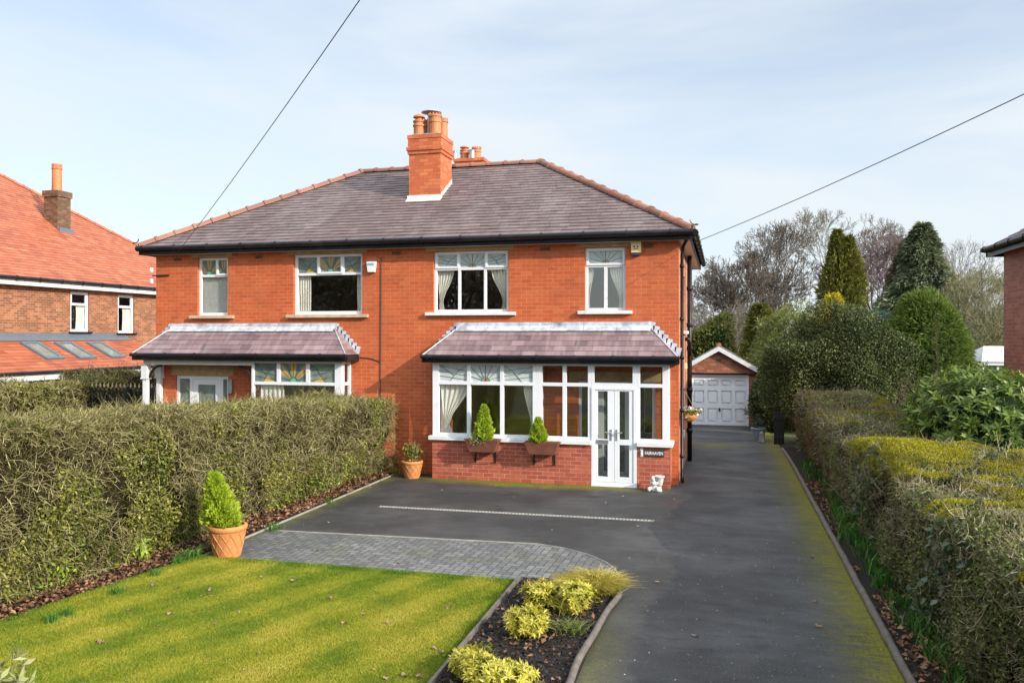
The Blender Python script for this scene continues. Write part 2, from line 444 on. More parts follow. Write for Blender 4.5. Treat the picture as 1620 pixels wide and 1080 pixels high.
def obscure(name, c, c2):
    m, t, b = nodes(name)
    p = geo_pos(t)
    col = mixc(t, ramp(t, noise(t, 5, 3, p), [(0.35, 0.0), (0.7, 1.0)]), c, c2)
    t.links.new(col, b.inputs['Base Color']); b.inputs['Roughness'].default_value = 0.12
    bump(t, b, noise(t, 60, 2, p), 0.12, 0.004)
    return m
obscure('leaded_pale', (0.40, 0.46, 0.45), (0.52, 0.57, 0.55))
obscure('leaded_dark', (0.12, 0.15, 0.13), (0.22, 0.26, 0.22))
obscure('glass_amber', (0.42, 0.27, 0.07), (0.5, 0.34, 0.12))
obscure('glass_green', (0.08, 0.30, 0.18), (0.14, 0.40, 0.26))
simple('lead_came', (0.07, 0.10, 0.09), 0.5, 0.1, 5)

foliage('twigs', [(0.0, (0.055, 0.045, 0.018)), (0.45, (0.19, 0.165, 0.062)), (1.0, (0.46, 0.41, 0.20))], 0.9, 0.0, 0.1, 1.5, 0.35)
foliage('twigs_dark', [(0.0, (0.085, 0.075, 0.038)), (0.5, (0.23, 0.20, 0.105)), (1.0, (0.46, 0.40, 0.25))], 0.9, 0.0, 0.1, 1.5, 0.35)
foliage('hedge_leaf', [(0.0, (0.06, 0.08, 0.014)), (0.5, (0.19, 0.20, 0.03)), (1.0, (0.38, 0.36, 0.07))], 0.45, 0.3, 0.3)
foliage('lime_leaf', [(0.0, (0.10, 0.19, 0.018)), (0.5, (0.27, 0.38, 0.035)), (1.0, (0.42, 0.50, 0.07))], 0.45, 0.35, 0.3)
foliage('ivy_leaf', [(0.0, (0.022, 0.045, 0.02)), (0.6, (0.05, 0.095, 0.04)), (1.0, (0.10, 0.15, 0.08))], 0.3, 0.15, 0.5)
foliage('moss', [(0.0, (0.13, 0.11, 0.015)), (0.5, (0.27, 0.245, 0.018)), (1.0, (0.40, 0.36, 0.035))], 0.95, 0.2, 0.05)
foliage('grass_blade', [(0.0, (0.065, 0.15, 0.010)), (0.35, (0.17, 0.235, 0.022)), (0.7, (0.335, 0.325, 0.032)), (1.0, (0.44, 0.38, 0.07))], 0.7, 0.3, 0.15, 2.0, 0.25)
foliage('daffodil_leaf', [(0.0, (0.03, 0.09, 0.015)), (0.6, (0.07, 0.19, 0.025)), (1.0, (0.14, 0.28, 0.05))], 0.4, 0.3, 0.3)
foliage('yellow_shrub', [(0.0, (0.10, 0.15, 0.02)), (0.35, (0.38, 0.36, 0.03)), (1.0, (0.80, 0.64, 0.14))], 0.4, 0.3, 0.35, 3.0, 0.3)
foliage('golden_grass', [(0.0, (0.16, 0.17, 0.02)), (0.5, (0.40, 0.33, 0.05)), (1.0, (0.60, 0.47, 0.14))], 0.6, 0.3, 0.2)
foliage('lime_conifer', [(0.0, (0.09, 0.17, 0.010)), (0.5, (0.27, 0.40, 0.020)), (1.0, (0.46, 0.54, 0.05))], 0.7, 0.3, 0.15, 6.0, 0.4)
foliage('holly_leaf', [(0.0, (0.014, 0.022, 0.009)), (0.55, (0.062, 0.082, 0.028)), (1.0, (0.18, 0.20, 0.075))], 0.6, 0.1, 0.12, 1.2, 0.5)
foliage('conifer_green', [(0.0, (0.022, 0.034, 0.010)), (0.5, (0.095, 0.115, 0.02)), (1.0, (0.25, 0.24, 0.05))], 0.8, 0.2, 0.15, 0.8, 0.5)
foliage('conifer_blue', [(0.0, (0.015, 0.035, 0.028)), (0.5, (0.045, 0.085, 0.066)), (1.0, (0.10, 0.16, 0.13))], 0.8, 0.15, 0.15)
foliage('conifer_far', [(0.0, (0.04, 0.06, 0.030)), (0.5, (0.10, 0.13, 0.065)), (1.0, (0.19, 0.21, 0.12))], 0.9, 0.15, 0.1, 0.6, 0.5)
foliage('leylandii', [(0.0, (0.014, 0.030, 0.006)), (0.5, (0.070, 0.118, 0.020)), (1.0, (0.20, 0.26, 0.05))], 0.8, 0.25, 0.15, 2.0, 0.4)
foliage('golden_conifer', [(0.0, (0.26, 0.22, 0.012)), (1.0, (0.66, 0.53, 0.04))], 0.7, 0.3, 0.2)
foliage('rhodo_leaf', [(0.0, (0.03, 0.065, 0.012)), (0.5, (0.10, 0.165, 0.022)), (1.0, (0.26, 0.31, 0.06))], 0.42, 0.25, 0.3)
foliage('olive_leaf', [(0.0, (0.05, 0.065, 0.022)), (0.5, (0.15, 0.18, 0.045)), (1.0, (0.29, 0.31, 0.09))], 0.6, 0.2, 0.2)
foliage('dull_thicket', [(0.0, (0.035, 0.035, 0.02)), (0.5, (0.085, 0.075, 0.04)), (1.0, (0.16, 0.145, 0.085))], 0.9, 0.1, 0.1)
foliage('winter_wood', [(0.0, (0.06, 0.05, 0.035)), (0.5, (0.24, 0.20, 0.14)), (1.0, (0.45, 0.40, 0.30))], 0.9, 0.45, 0.1, 0.8, 0.6)
foliage('variegated', [(0.0, (0.12, 0.16, 0.05)), (0.6, (0.28, 0.29, 0.11)), (1.0, (0.46, 0.44, 0.22))], 0.5, 0.3, 0.25)
foliage('dead_leaf', [(0.0, (0.075, 0.035, 0.018)), (0.5, (0.20, 0.095, 0.05)), (1.0, (0.36, 0.21, 0.12))], 0.8, 0.15, 0.15)
foliage('mulch', [(0.0, (0.010, 0.008, 0.007)), (0.7, (0.035, 0.028, 0.024)), (1.0, (0.09, 0.07, 0.06))], 0.9, 0.0, 0.2)
foliage('grit', [(0.0, (0.10, 0.085, 0.07)), (0.6, (0.22, 0.20, 0.18)), (1.0, (0.45, 0.43, 0.40))], 0.8, 0.0, 0.2)
foliage('pale_leaf', [(0.0, (0.15, 0.085, 0.055)), (1.0, (0.34, 0.22, 0.15))], 0.8, 0.1, 0.2)
foliage('petals', [(0.0, (0.10, 0.06, 0.25)), (0.3, (0.75, 0.72, 0.70)), (0.8, (0.8, 0.78, 0.72)), (1.0, (0.75, 0.55, 0.05))], 0.6, 0.2, 0.2, 1, 0.0)

def tarmac():
    m, t, b = nodes('tarmac')
    b.inputs['Specular IOR Level'].default_value = 0.2
    p = geo_pos(t)
    col = mixc(t, ramp(t, noise(t, 62, 4, p, 0.75), [(0.3, 0.0), (0.7, 1.0)]), (0.010, 0.0098, 0.0095), (0.064, 0.061, 0.058))
    big = noise(t, 0.55, 6, p, 0.62)
    col = mixc(t, ramp(t, big, [(0.42, 0.0), (0.62, 0.6)]), col, (0.080, 0.077, 0.075))
    col = mixc(t, ramp(t, noise(t, 3.2, 6, p, 0.7, sc3=(0.6, 1.6, 1)), [(0.5, 0.0), (0.7, 0.5)]), col, (0.018, 0.018, 0.020))
    col = mixc(t, ramp(t, noise(t, 45, 1, p), [(0.70, 0.0), (0.74, 0.6)]), col, (0.20, 0.19, 0.18))
    col = mixc(t, ramp(t, noise(t, 22, 2, p), [(0.68, 0.0), (0.76, 0.35)]), col, (0.16, 0.15, 0.14))
    sep = N_(t, 'ShaderNodeSeparateXYZ'); t.links.new(p, sep.inputs[0])
    # moss along the right-hand kerb, along the bottom of the porch and in a patch by the house corner
    def band(outsock, center, width, amp):
        d = N_(t, 'ShaderNodeMath', operation='SUBTRACT'); t.links.new(outsock, d.inputs[0]); d.inputs[1].default_value = center
        a = N_(t, 'ShaderNodeMath', operation='ABSOLUTE'); t.links.new(d.outputs[0], a.inputs[0])
        r = N_(t, 'ShaderNodeMapRange'); t.links.new(a.outputs[0], r.inputs['Value'])
        r.inputs['From Min'].default_value = 0; r.inputs['From Max'].default_value = width
        r.inputs['To Min'].default_value = amp; r.inputs['To Max'].default_value = 0
        return r.outputs[0]
    def mul(a, c):
        q = N_(t, 'ShaderNodeMath', operation='MULTIPLY')
        for k, x in enumerate((a, c)):
            if isinstance(x, (int, float)): q.inputs[k].default_value = x
            else: t.links.new(x, q.inputs[k])
        return q.outputs[0]
    def add(a, c):
        q = N_(t, 'ShaderNodeMath', operation='ADD'); t.links.new(a, q.inputs[0]); t.links.new(c, q.inputs[1]); return q.outputs[0]
    nA = ramp(t, noise(t, 1.7, 7, p, 0.72), [(0.30, 0.0), (0.62, 1.0)])
    nB = ramp(t, noise(t, 2.6, 7, p, 0.7, sc3=(1, 3.5, 1)), [(0.35, 0.1), (0.62, 1.0)])
    k = mul(band(sep.outputs['X'], 1.62, 0.8, 2.3), nB)
    k = mul(k, band(sep.outputs['X'], 1.62, 0.8, 1.1))
    k2 = mul(mul(band(sep.outputs['Y'], 16.6, 0.55, 1.1), nA), band(sep.outputs['X'], -3.9, 3.1, 3.0))
    k3 = mul(band(sep.outputs['X'], -7.05, 0.35, 1.0), nA)
    k4 = mul(mul(band(sep.outputs['Y'], 24.5, 1.6, 1.3), nA), band(sep.outputs['X'], -0.2, 1.1, 1.0))
    k5 = mul(mul(band(sep.outputs['X'], -1.2, 0.35, 0.9), nA), band(sep.outputs['Y'], 6.5, 3.2, 1.0))
    tot = add(add(add(k, k2), add(k3, k4)), k5)
    tot = mul(tot, ramp(t, noise(t, 34, 6, p, 0.8), [(0.40, 0.05), (0.56, 1.15)]))
    cl = N_(t, 'ShaderNodeClamp'); t.links.new(tot, cl.inputs[0]); cl.inputs['Max'].default_value = 0.95
    mossc = mixc(t, noise(t, 12, 3, p), (0.085, 0.085, 0.008), (0.22, 0.205, 0.010))
    col = mixc(t, cl.outputs[0], col, mossc)
    t.links.new(col, b.inputs['Base Color'])
    rr = ramp(t, noise(t, 0.8, 5, p, 0.6, sc3=(1, 1.6, 1)), [(0.35, 0.5), (0.65, 0.8)])
    rm = mixc(t, cl.outputs[0], rr, (0.95, 0.95, 0.95))
    t.links.new(rm, b.inputs['Roughness'])
    bump(t, b, noise(t, 130, 3, p), 0.5, 0.006)
tarmac()
def paving():
    m, t, b = nodes('block_paving')
    p = geo_pos(t)
    rot = N_(t, 'ShaderNodeMapping', Rotation=(0, 0, math.radians(2))); t.links.new(p, rot.inputs['Vector'])
    n = N_(t, 'ShaderNodeTexBrick', Scale=1.0)
    n.inputs['Mortar Size'].default_value = 0.009; n.inputs['Mortar Smooth'].default_value = 0.3
    n.inputs['Brick Width'].default_value = 0.20; n.inputs['Row Height'].default_value = 0.10
    n.inputs['Color1'].default_value = rgb((0.10, 0.097, 0.098)); n.inputs['Color2'].default_value = rgb((0.19, 0.185, 0.18)); n.inputs['Mortar'].default_value = rgb((0.028, 0.036, 0.012))
    t.links.new(rot.outputs[0], n.inputs['Vector'])
    n2 = N_(t, 'ShaderNodeTexBrick', Scale=1.0)
    for k, v in (('Mortar Size', 0.009), ('Mortar Smooth', 0.3), ('Brick Width', 0.20), ('Row Height', 0.10)): n2.inputs[k].default_value = v
    n2.inputs['Color1'].default_value = rgb((0.095, 0.093, 0.095)); n2.inputs['Color2'].default_value = rgb((0.185, 0.18, 0.175)); n2.inputs['Mortar'].default_value = rgb((0.028, 0.036, 0.012))
    r2 = N_(t, 'ShaderNodeMapping', Rotation=(0, 0, math.radians(92))); t.links.new(p, r2.inputs['Vector']); t.links.new(r2.outputs[0], n2.inputs['Vector'])
    ck = N_(t, 'ShaderNodeTexChecker', Scale=5.0); t.links.new(rot.outputs[0], ck.inputs['Vector'])   # 20 cm basket weave
    col = mixc(t, ck.outputs['Fac'], n.outputs['Color'], n2.outputs['Color'])
    fac = mixc(t, ck.outputs['Fac'], n.outputs['Fac'], n2.outputs['Fac'])
    col = mixc(t, ramp(t, noise(t, 1.6, 6, p, 0.7), [(0.5, 0.0), (0.72, 0.6)]), col, (0.075, 0.085, 0.025))
    col = mixc(t, ramp(t, noise(t, 0.9, 5, p), [(0.4, 0.0), (0.7, 0.5)]), col, (0.055, 0.054, 0.055))
    col = mixc(t, ramp(t, noise(t, 9, 2, p), [(0.73, 0.0), (0.76, 0.9)]), col, (0.42, 0.41, 0.38))
    t.links.new(col, b.inputs['Base Color']); b.inputs['Roughness'].default_value = 0.6
    inv = N_(t, 'ShaderNodeInvert'); t.links.new(fac, inv.inputs['Color'])
    bump(t, b, inv.outputs[0], 0.5, 0.008)
paving()
def earth(name, a, c, green, amt):
    m, t, b = nodes(name)
    p = geo_pos(t)
    col = mixc(t, noise(t, 14, 6, p, 0.7), a, c)
    col = mixc(t, ramp(t, noise(t, 0.9, 5, p), [(0.45, 0.0), (0.62, amt)]), col, green)
    t.links.new(col, b.inputs['Base Color']); b.inputs['Roughness'].default_value = 0.95; b.inputs['Specular IOR Level'].default_value = 0.15
    bump(t, b, noise(t, 25, 6, p, 0.75), 0.9, 0.05)
earth('ground_mat', (0.06, 0.045, 0.03), (0.12, 0.095, 0.06), (0.09, 0.13, 0.03), 0.8)
earth('bed_soil', (0.012, 0.010, 0.009), (0.055, 0.045, 0.038), (0.05, 0.05, 0.02), 0.15)
earth('lawn_mat', (0.09, 0.12, 0.015), (0.19, 0.19, 0.022), (0.22, 0.20, 0.02), 0.5)

# ------------------------------------------------------------------ vegetation helpers
def rng_(s): return np.random.default_rng(s)
def unit(a): return a / (np.linalg.norm(a, axis=-1, keepdims=True) + 1e-9)
def wavy(P, seed, scale=1.0, k=7):
    r = rng_(seed); o = np.zeros(len(P))
    for i in range(k):
        d = r.normal(size=3); d /= np.linalg.norm(d)
        o += np.sin(P @ d * scale * (0.6 + 1.9 * r.random()) + r.random() * 6.28)
    return o / math.sqrt(k / 2.0) / 1.6
def rdirs(n, r): return unit(r.normal(size=(n, 3)))
def leaf_geo(P, D, Nn, L, W, fold=0.12):
    D = unit(D); S = unit(np.cross(D, Nn)); Nn = np.cross(S, D)
    L = np.broadcast_to(L, (len(P),))[:, None]; W = np.broadcast_to(W, (len(P),))[:, None]
    mid = P + D * L * 0.45 + Nn * L * fold
    V = np.stack([P, mid + S * W / 2, P + D * L, mid - S * W / 2], 1).reshape(-1, 3)
    return V, np.arange(len(V)).reshape(-1, 4)
def blade_geo(P, D, L, W, bend=0.3, r=None):
    """bent tapering blades, two quads each (second collapses to the tip)"""
    n = len(P); D = unit(D); h = unit(r.normal(size=(n, 3)) * np.array([1, 1, 0.0])); S = unit(np.cross(D, h))
    L = np.broadcast_to(L, (n,))[:, None]; W = np.broadcast_to(W, (n,))[:, None]
    o = unit(D * np.array([1, 1, 0.0]) + 1e-6)
    m = P + D * L * 0.55
    tip = P + D * L * 0.9 + o * L * bend - np.array([0, 0, 1]) * L * bend * 0.5
    V = np.stack([P - S * W / 2, P + S * W / 2, m + S * W * 0.4, m - S * W * 0.4, tip + S * W * 0.06, tip - S * W * 0.06], 1).reshape(-1, 3)
    b = np.arange(n)[:, None] * 6
    Fc = np.concatenate([b + np.array([[0, 1, 2, 3]]), b + np.array([[3, 2, 4, 5]])], 0)
    return V, Fc
def seg_geo(P0, P1, R0, R1, sides=4):
    P0, P1 = np.asarray(P0, float), np.asarray(P1, float); n = len(P0)
    D = unit(P1 - P0); ref = np.where(np.abs(D[:, 2:3]) < 0.9, np.array([[0, 0, 1.0]]), np.array([[1.0, 0, 0]]))
    S = unit(np.cross(D, ref)); U = np.cross(S, D)
    R0 = np.broadcast_to(R0, (n,))[:, None]; R1 = np.broadcast_to(R1, (n,))[:, None]
    vs = []
    for Pp, R in ((P0, R0), (P1, R1)):
        for j in range(sides):
            a = 2 * math.pi * j / sides
            vs.append(Pp + (S * math.cos(a) + U * math.sin(a)) * R)
    V = np.stack(vs, 1).reshape(-1, 3)
    b = np.arange(n)[:, None] * (2 * sides)
    Fc = np.concatenate([b + np.array([[j, (j + 1) % sides, sides + (j + 1) % sides, sides + j]]) for j in range(sides)], 0)
    return V, Fc
def twig_geo(P, D, L, R, r, kink=0.35):
    """each twig: two bent segments plus a side shoot, three-sided"""
    n = len(P); D = unit(D); L = np.broadcast_to(L, (n,))[:, None]
    d2 = unit(D + r.normal(size=(n, 3)) * kink); d3 = unit(D + r.normal(size=(n, 3)) * 0.8)
    A = P + D * L * 0.5; B = A + d2 * L * 0.5; C = A + d3 * L * 0.4
    R = np.broadcast_to(R, (n,))
    P0 = np.concatenate([P, A, A]); P1 = np.concatenate([A, B, C])
    return seg_geo(P0, P1, np.concatenate([R, R * 0.75, R * 0.6]), np.concatenate([R * 0.75, R * 0.35, R * 0.3]), 3)
def tones_for(Fc, per, tone): return np.tile(tone, per) if per > 1 else tone

def ellipsoid_shell(n, c, rad, r, inner=0.72, seed=1, lump=0.12, lscale=1.6, zmin=None):
    d = rdirs(n, r)
    base = d * np.array(rad)
    k = 1 + lump * wavy(base + np.array(c), seed, lscale)
    depth = inner + (1 - inner) * np.sqrt(r.random(n))
    P = np.array(c) + base * (k * depth)[:, None]
    Nn = unit(d / np.array(rad))
    if zmin is not None:
        ok = P[:, 2] > zmin; P, Nn, depth = P[ok], Nn[ok], depth[ok]
    return P, Nn, depth
def core_blob(c, rad, seed, lump=0.12, lscale=1.6, scale=0.82, n=24, zmin=-1e9):
    V, Fc = [], []
    for i in range(n + 1):
        th = math.pi * i / n
        for j in range(2 * n):
            ph = math.pi * j / n; V.append((math.sin(th) * math.cos(ph), math.sin(th) * math.sin(ph), math.cos(th)))
    V = np.array(V); base = V * np.array(rad)
    k = 1 + lump * wavy(base + np.array(c), seed, lscale)
    P = np.array(c) + base * (k * scale)[:, None]; P[:, 2] = np.maximum(P[:, 2], zmin)
    for i in range(n):
        for j in range(2 * n):
            a, b = i * 2 * n + j, i * 2 * n + (j + 1) % (2 * n); Fc.append((a, a + 2 * n, b + 2 * n, b))
    return P, np.array(Fc)

# ------------------------------------------------------------------ the setting
def sheet(name, pts_rows, mat, kind='structure'):
    V, Fc = [], []
    for row in pts_rows: V += list(row)
    k = len(pts_rows[0])
    for i in range(len(pts_rows) - 1):
        for j in range(k - 1): Fc.append((i * k + j, i * k + j + 1, (i + 1) * k + j + 1, (i + 1) * k + j))
    return tag(build_np(name, np.array(V), np.array(Fc), mat), kind=kind)
ys = [-900, -60, -10, 4, 12, 20, 21.5, 23, 24.5, 26, 27.5, 29, 30.5, 32, 33.5, 60, 150, 900]
sheet('ground', [[(x, y, gz(y) - 0.02) for x in (-900, -60, -20, 0, 20, 60, 900)] for y in ys], M['ground_mat'])
sheet('driveway', [[(x, y, gz(y)) for x in (-7.05, -3.5, -1, 0.3, 1.62)] for y in [-2, 4, 8, 12, 16, 20, 21, 22, 23, 24, 25, 26, 27, 28, 29, 30, 31, 32, 33, 34, 37]], M['tarmac'])
LAWN = (-7.05, -2.47, 3.0, 9.9)
def lawn_left(y): return -7.05 - 0.5 * max(0, min(1, (9.9 - y) / 3.0)) ** 1.0 if y < 9.9 else -7.05
def flat_poly(name, pts, z, mat, kind='structure', thick=0.0):
    mb = MB(); mb.poly([(p[0], p[1], z) for p in pts])
    if thick:
        n = len(pts)
        for i in range(n):
            a, b = pts[i], pts[(i + 1) % n]; mb.poly([(a[0], a[1], z - thick), (b[0], b[1], z - thick), (b[0], b[1], z), (a[0], a[1], z)])
    return tag(mb.build(name, mat), kind=kind)
flat_poly('lawn', [(-8.1, 3.0), (-2.47, 3.0), (-2.47, 9.9), (-7.05, 9.9), (-7.45, 7.6), (-7.6, 6.8)], 0.03, M['lawn_mat'], thick=0.05)
CURVE = [G(850, 861), G(893, 868), G(930, 878), G(958, 890), G(973, 901)]
pav = [(-6.95, 9.86), (-2.5, 9.86), (-2.5, 10.15), (-1.30, 10.15)] + [(p[0], p[1]) for p in reversed(CURVE)] + [(-6.95, 11.55)]
flat_poly('paving', pav, 0.006, M['block_paving'])
flat_poly('bed_soil', [(-2.45, 3.0), (-1.25, 3.0), (-1.28, 9.7), (-1.5, 10.1), (-2.42, 10.0)], 0.05, M['bed_soil'], thick=0.06)
flat_poly('border_soil', [(-9.5, 2.0), (-8.1, 2.0), (-7.6, 6.8), (-7.45, 7.6), (-7.06, 9.9), (-7.06, 17.1), (-9.5, 17.1)], 0.02, M['bed_soil'], thick=0.04)
sheet('kerb_border', [[(x, y, gz(y) + 0.02) for x in (1.66, 4.2)] for y in [2, 8, 14, 20, 21.5, 23, 24.5, 26]], M['bed_soil'])

# ------------------------------------------------------------------ the pair of houses
YW, YP = 17.2, 16.7
XL, XR = PY(247, 500, YW)[0], PY(1073, 500, YW)[0]
YB = 24.7
YE, ZE, YR, ZR = YW - 0.25, 5.24, 20.97, 7.62
SL = (ZR - ZE) / (YR - YE)
XM = (XL + XR) / 2
house = thing('semi_detached_house', 'pair of joined red brick houses with one hipped slate roof and a tall chimney', 'house', (XM, YW, 0))
FRONT = dict(O=(0, YW, 0), U=(1, 0, 0), N=(0, -1, 0))
def fr(u0, v0, u1, v1, Y=YW):
    """pixel rectangle on the plane Y -> x0,x1,z0,z1"""
    a, b = PY(u0, v1, Y), PY(u1, v0, Y); m0, m1 = PY((u0 + u1) / 2, v0, Y), PY((u0 + u1) / 2, v1, Y)
    return a[0], b[0], m1[2], m0[2]
UPW = [fr(312.4, 407.3, 360.4, 499), fr(464.3, 401.2, 573, 497.5), fr(685.4, 396.4, 804.3, 493.6), fr(925, 390.8, 989.8, 491.4)]
xu = lambda u, Y=YW: PY(u, 600, Y)[0]
BAY_T = 2.52                                                  # underside of the porch eaves
L_BAY = (xu(397, YP), xu(541, YP)); R_BAY = (xu(683.8, YP), xu(849, YP))
R_POR = (R_BAY[1], xu(1055, YP))
PLX1 = xu(1060.5, YP)
hole_lbay = (L_BAY[0] + 0.25, L_BAY[1] - 0.15, 0.75, 2.35)
hole_rbay = (R_BAY[0] + 0.2, R_BAY[1] - 0.1, 0.75, 2.35)
hole_ldoor = (xu(278), xu(361), 0.0, 2.12)
hole_rdoor = (xu(915), xu(1037), 0.05, 2.12)
wb = MB(**FRONT)
wb.slab(XL, XR, -0.3, 5.16, UPW + [hole_lbay, hole_rbay, hole_ldoor, hole_rdoor], -0.28, 0.0)
wb.build('wall', M['brick_red'], house)
sw = MB(O=(XR, 0, 0), U=(0, 1, 0), N=(1, 0, 0))
sideW = [(19.6, 20.3, 3.2, 4.5), (21.6, 22.5, 3.3, 4.5)]
sw.slab(YW + 0.281, YB, -0.8, 5.16, sideW, -0.28, 0.0)
sw.build('side_wall', M['brick_side'], house)
sw = MB(O=(XL, 0, 0), U=(0, -1, 0), N=(-1, 0, 0))
sw.slab(-YB, -(YW + 0.281), -0.3, 5.16, [], -0.28, 0.0)
sw.frame((0, YB, 0), (-1, 0, 0), (0, 1, 0))
sw.slab(-XR + 0.281, -XL - 0.281, -0.8, 5.16, [], -0.28, 0.0)
sw.build('rear_wall', M['brick_side'], house)
# rooms behind the glass
rm = MB()
rm.box(XL + 0.3, XR - 0.3, YW + 0.3, YB - 0.3, 2.55, 2.72)
rm.box(XL + 0.3, XR - 0.3, YW + 0.3, YB - 0.3, -0.1, 0.06)
rm.box(XL + 0.3, XR - 0.3, YW + 0.3, YB - 0.3, 5.0, 5.1)
for x in (XM, UPW[0][1] + 0.7, UPW[3][0] - 0.9):
    rm.box(x - 0.06, x + 0.06, YW + 0.3, YB - 0.3, 0.06, 2.55); rm.box(x - 0.06, x + 0.06, YW + 0.3, YB - 0.3, 2.72, 5.0)
rm.box(XL + 0.3, XR - 0.3, YW + 4.2, YW + 4.3, 0.06, 2.55); rm.box(XL + 0.3, XR - 0.3, YW + 4.2, YW + 4.3, 2.72, 5.0)
rm.build('interior_wall', M['plaster'], house)
# lintels, vents
for (x0, x1, z0, z1) in UPW:
    lt = MB(**FRONT); lt.box(x0 - 0.17, x1 + 0.12, -0.05, 0.006, z1 + 0.004, z1 + 0.125); lt.build('lintel', M['stone_lintel'], house, bevel=0.004)
for (u0, v0, u1, v1) in ((855, 391, 870.6, 396.4), (1018, 385.6, 1033.6, 392), (620, 398, 634, 403), (404, 404, 416, 409), (275, 408, 287, 412.5)):
    x0, x1, z0, z1 = fr(u0, v0, u1, v1)
    vb = MB(**FRONT); vb.box(x0, x1, -0.02, 0.006, z0, z1)
    for k in range(5):
        xx = x0 + (x1 - x0) * (k + 0.3) / 5; vb.box(xx, xx + 0.012, 0.006, 0.012, z0 + 0.01, z1 - 0.01)
    vb.build('air_brick', M['brick_old'], house)

# ---- windows
def window(parent, fr_, rect, cells, name='window', sill=None, depth=0.06, inset=0.075, gl='window_glass', lead=None, curtains=(), blind=None, sash=(), sillmat='white_paint', framemat='upvc', lead_style='pale', red=(), sill_h=0.07, sill_over=0.1, sill_out=0.09):
    """cells: (x0,x1,z0,z1,kind) holes in the frame; kind 'c' clear, 'l' leaded"""
    x0, x1, z0, z1 = rect
    mb = MB(**fr_)
    mb.slab(x0, x1, z0, z1, [c[:4] for c in cells], -inset - depth, -inset)
    for (a, b, c, d) in sash: mb.slab(a, b, c, d, [(a + 0.045, b - 0.045, c + 0.045, d - 0.045)], -inset + 0.001, -inset + 0.022)
    win = mb.build(name, M[framemat], parent, bevel=0.004, weld=True)
    pm, lm, cm, am, gm, rmn = MB(**fr_), MB(**fr_), MB(**fr_), MB(**fr_), MB(**fr_), MB(**fr_)
    g = -inset - depth * 0.55
    for c in cells:
        a, b, lo, hi = c[:4]
        if c[4] == 'c': pm.poly([(a, g, lo), (b, g, lo), (b, g, hi), (a, g, hi)])
        else:
            lm.poly([(a, g, lo), (b, g, lo), (b, g, hi), (a, g, hi)])
            def line(p, q, wd=0.011):
                cm.bar((p[0], g + 0.005, p[1]), (q[0], g + 0.005, q[1]), wd, 0.006) if abs(p[0] - q[0]) > 1e-4 else cm.box(p[0] - wd / 2, p[0] + wd / 2, g + 0.002, g + 0.008, min(p[1], q[1]), max(p[1], q[1]))
            W_, H_ = b - a, hi - lo
            def clip(o, ang):
                dx, dz = math.cos(ang), math.sin(ang); t = 9
                if dx > 1e-6: t = min(t, (b - o[0]) / dx)
                if dx < -1e-6: t = min(t, (a - o[0]) / dx)
                if dz > 1e-6: t = min(t, (hi - o[1]) / dz)
                return (o[0] + dx * t, o[1] + dz * t)
            st = c[5] if len(c) > 5 else 'sun'
            if st == 'sun':
                o = ((a + b) / 2, lo + 0.002); r0 = min(W_, H_) * 0.26
                for dg in (18, 42, 66, 90, 114, 138, 162):
                    an = math.radians(dg); s = (o[0] + math.cos(an) * r0, o[1] + math.sin(an) * r0)
                    line(s, clip(o, an))
                prev = None
                for k in range(9):
                    an = math.pi * k / 8; q = (o[0] + math.cos(an) * r0, o[1] + math.sin(an) * r0)
                    if prev: line(prev, q)
                    prev = q
                if lead_style == 'pale':
                    rmn.poly([(o[0] - r0 * 0.42, g + 0.004, lo), (o[0] + r0 * 0.42, g + 0.004, lo), (o[0], g + 0.004, lo + r0 * 0.98)])
                    for s_ in (-1, 1):
                        pts = [(o[0] + s_ * r0 * 0.97, g + 0.003, lo), (o[0] + s_ * r0 * 0.45, g + 0.003, lo), (o[0] + s_ * r0 * 0.08, g + 0.003, lo + r0 * 0.92), (o[0] + s_ * r0 * 0.66, g + 0.003, lo + r0 * 0.66)]
                        gm.poly(pts if s_ < 0 else pts[::-1])
                else:
                    for dg in (30, 78, 126):
                        a1, a2 = math.radians(dg), math.radians(dg + 24)
                        p1, p2 = clip(o, a1), clip(o, a2)
                        am.poly([(o[0] + math.cos(a1) * r0, g + 0.002, o[1] + math.sin(a1) * r0), (p1[0], g + 0.002, p1[1]), (p2[0], g + 0.002, p2[1]), (o[0] + math.cos(a2) * r0, g + 0.002, o[1] + math.sin(a2) * r0)])
                    gm.poly([(o[0] - r0 * 0.6, g + 0.003, lo), (o[0] + r0 * 0.6, g + 0.003, lo), (o[0] + r0 * 0.5, g + 0.003, lo + r0 * 0.6), (o[0], g + 0.003, lo + r0 * 0.8), (o[0] - r0 * 0.5, g + 0.003, lo + r0 * 0.6)])
            else:
                s_ = 1 if st == 'fanr' else -1
                ox = a if s_ > 0 else b
                for k, zz in enumerate((0.08, 0.34, 0.62)):
                    line((ox, lo + H_ * zz), (ox + s_ * W_, lo + H_ * (zz * 0.4 + 0.30 + 0.2 * k)))
                line((ox + s_ * W_ * 0.62, lo), (ox + s_ * W_ * 0.30, lo + H_ * 0.66)); line((ox + s_ * W_ * 0.30, lo + H_ * 0.66), (ox, lo + H_ * 0.98))
                line((ox + s_ * W_ * 0.45, lo + H_ * 0.35), (ox + s_ * W_, lo + H_ * 0.98))
                if lead_style != 'pale':
                    am.poly([(ox + s_ * W_ * 0.1, g + 0.003, lo), (ox + s_ * W_ * 0.6, g + 0.003, lo), (ox + s_ * W_ * 0.45, g + 0.003, lo + H_ * 0.3)][::s_])
    if pm.f: pm.build('pane', M[gl], win)
    if lm.f: lm.build('leaded_pane', M['leaded_' + lead_style], win)
    if cm.f: cm.build('leading', M['lead_came'], win)
    if am.f: am.build('amber_glass', M['glass_amber'], win)
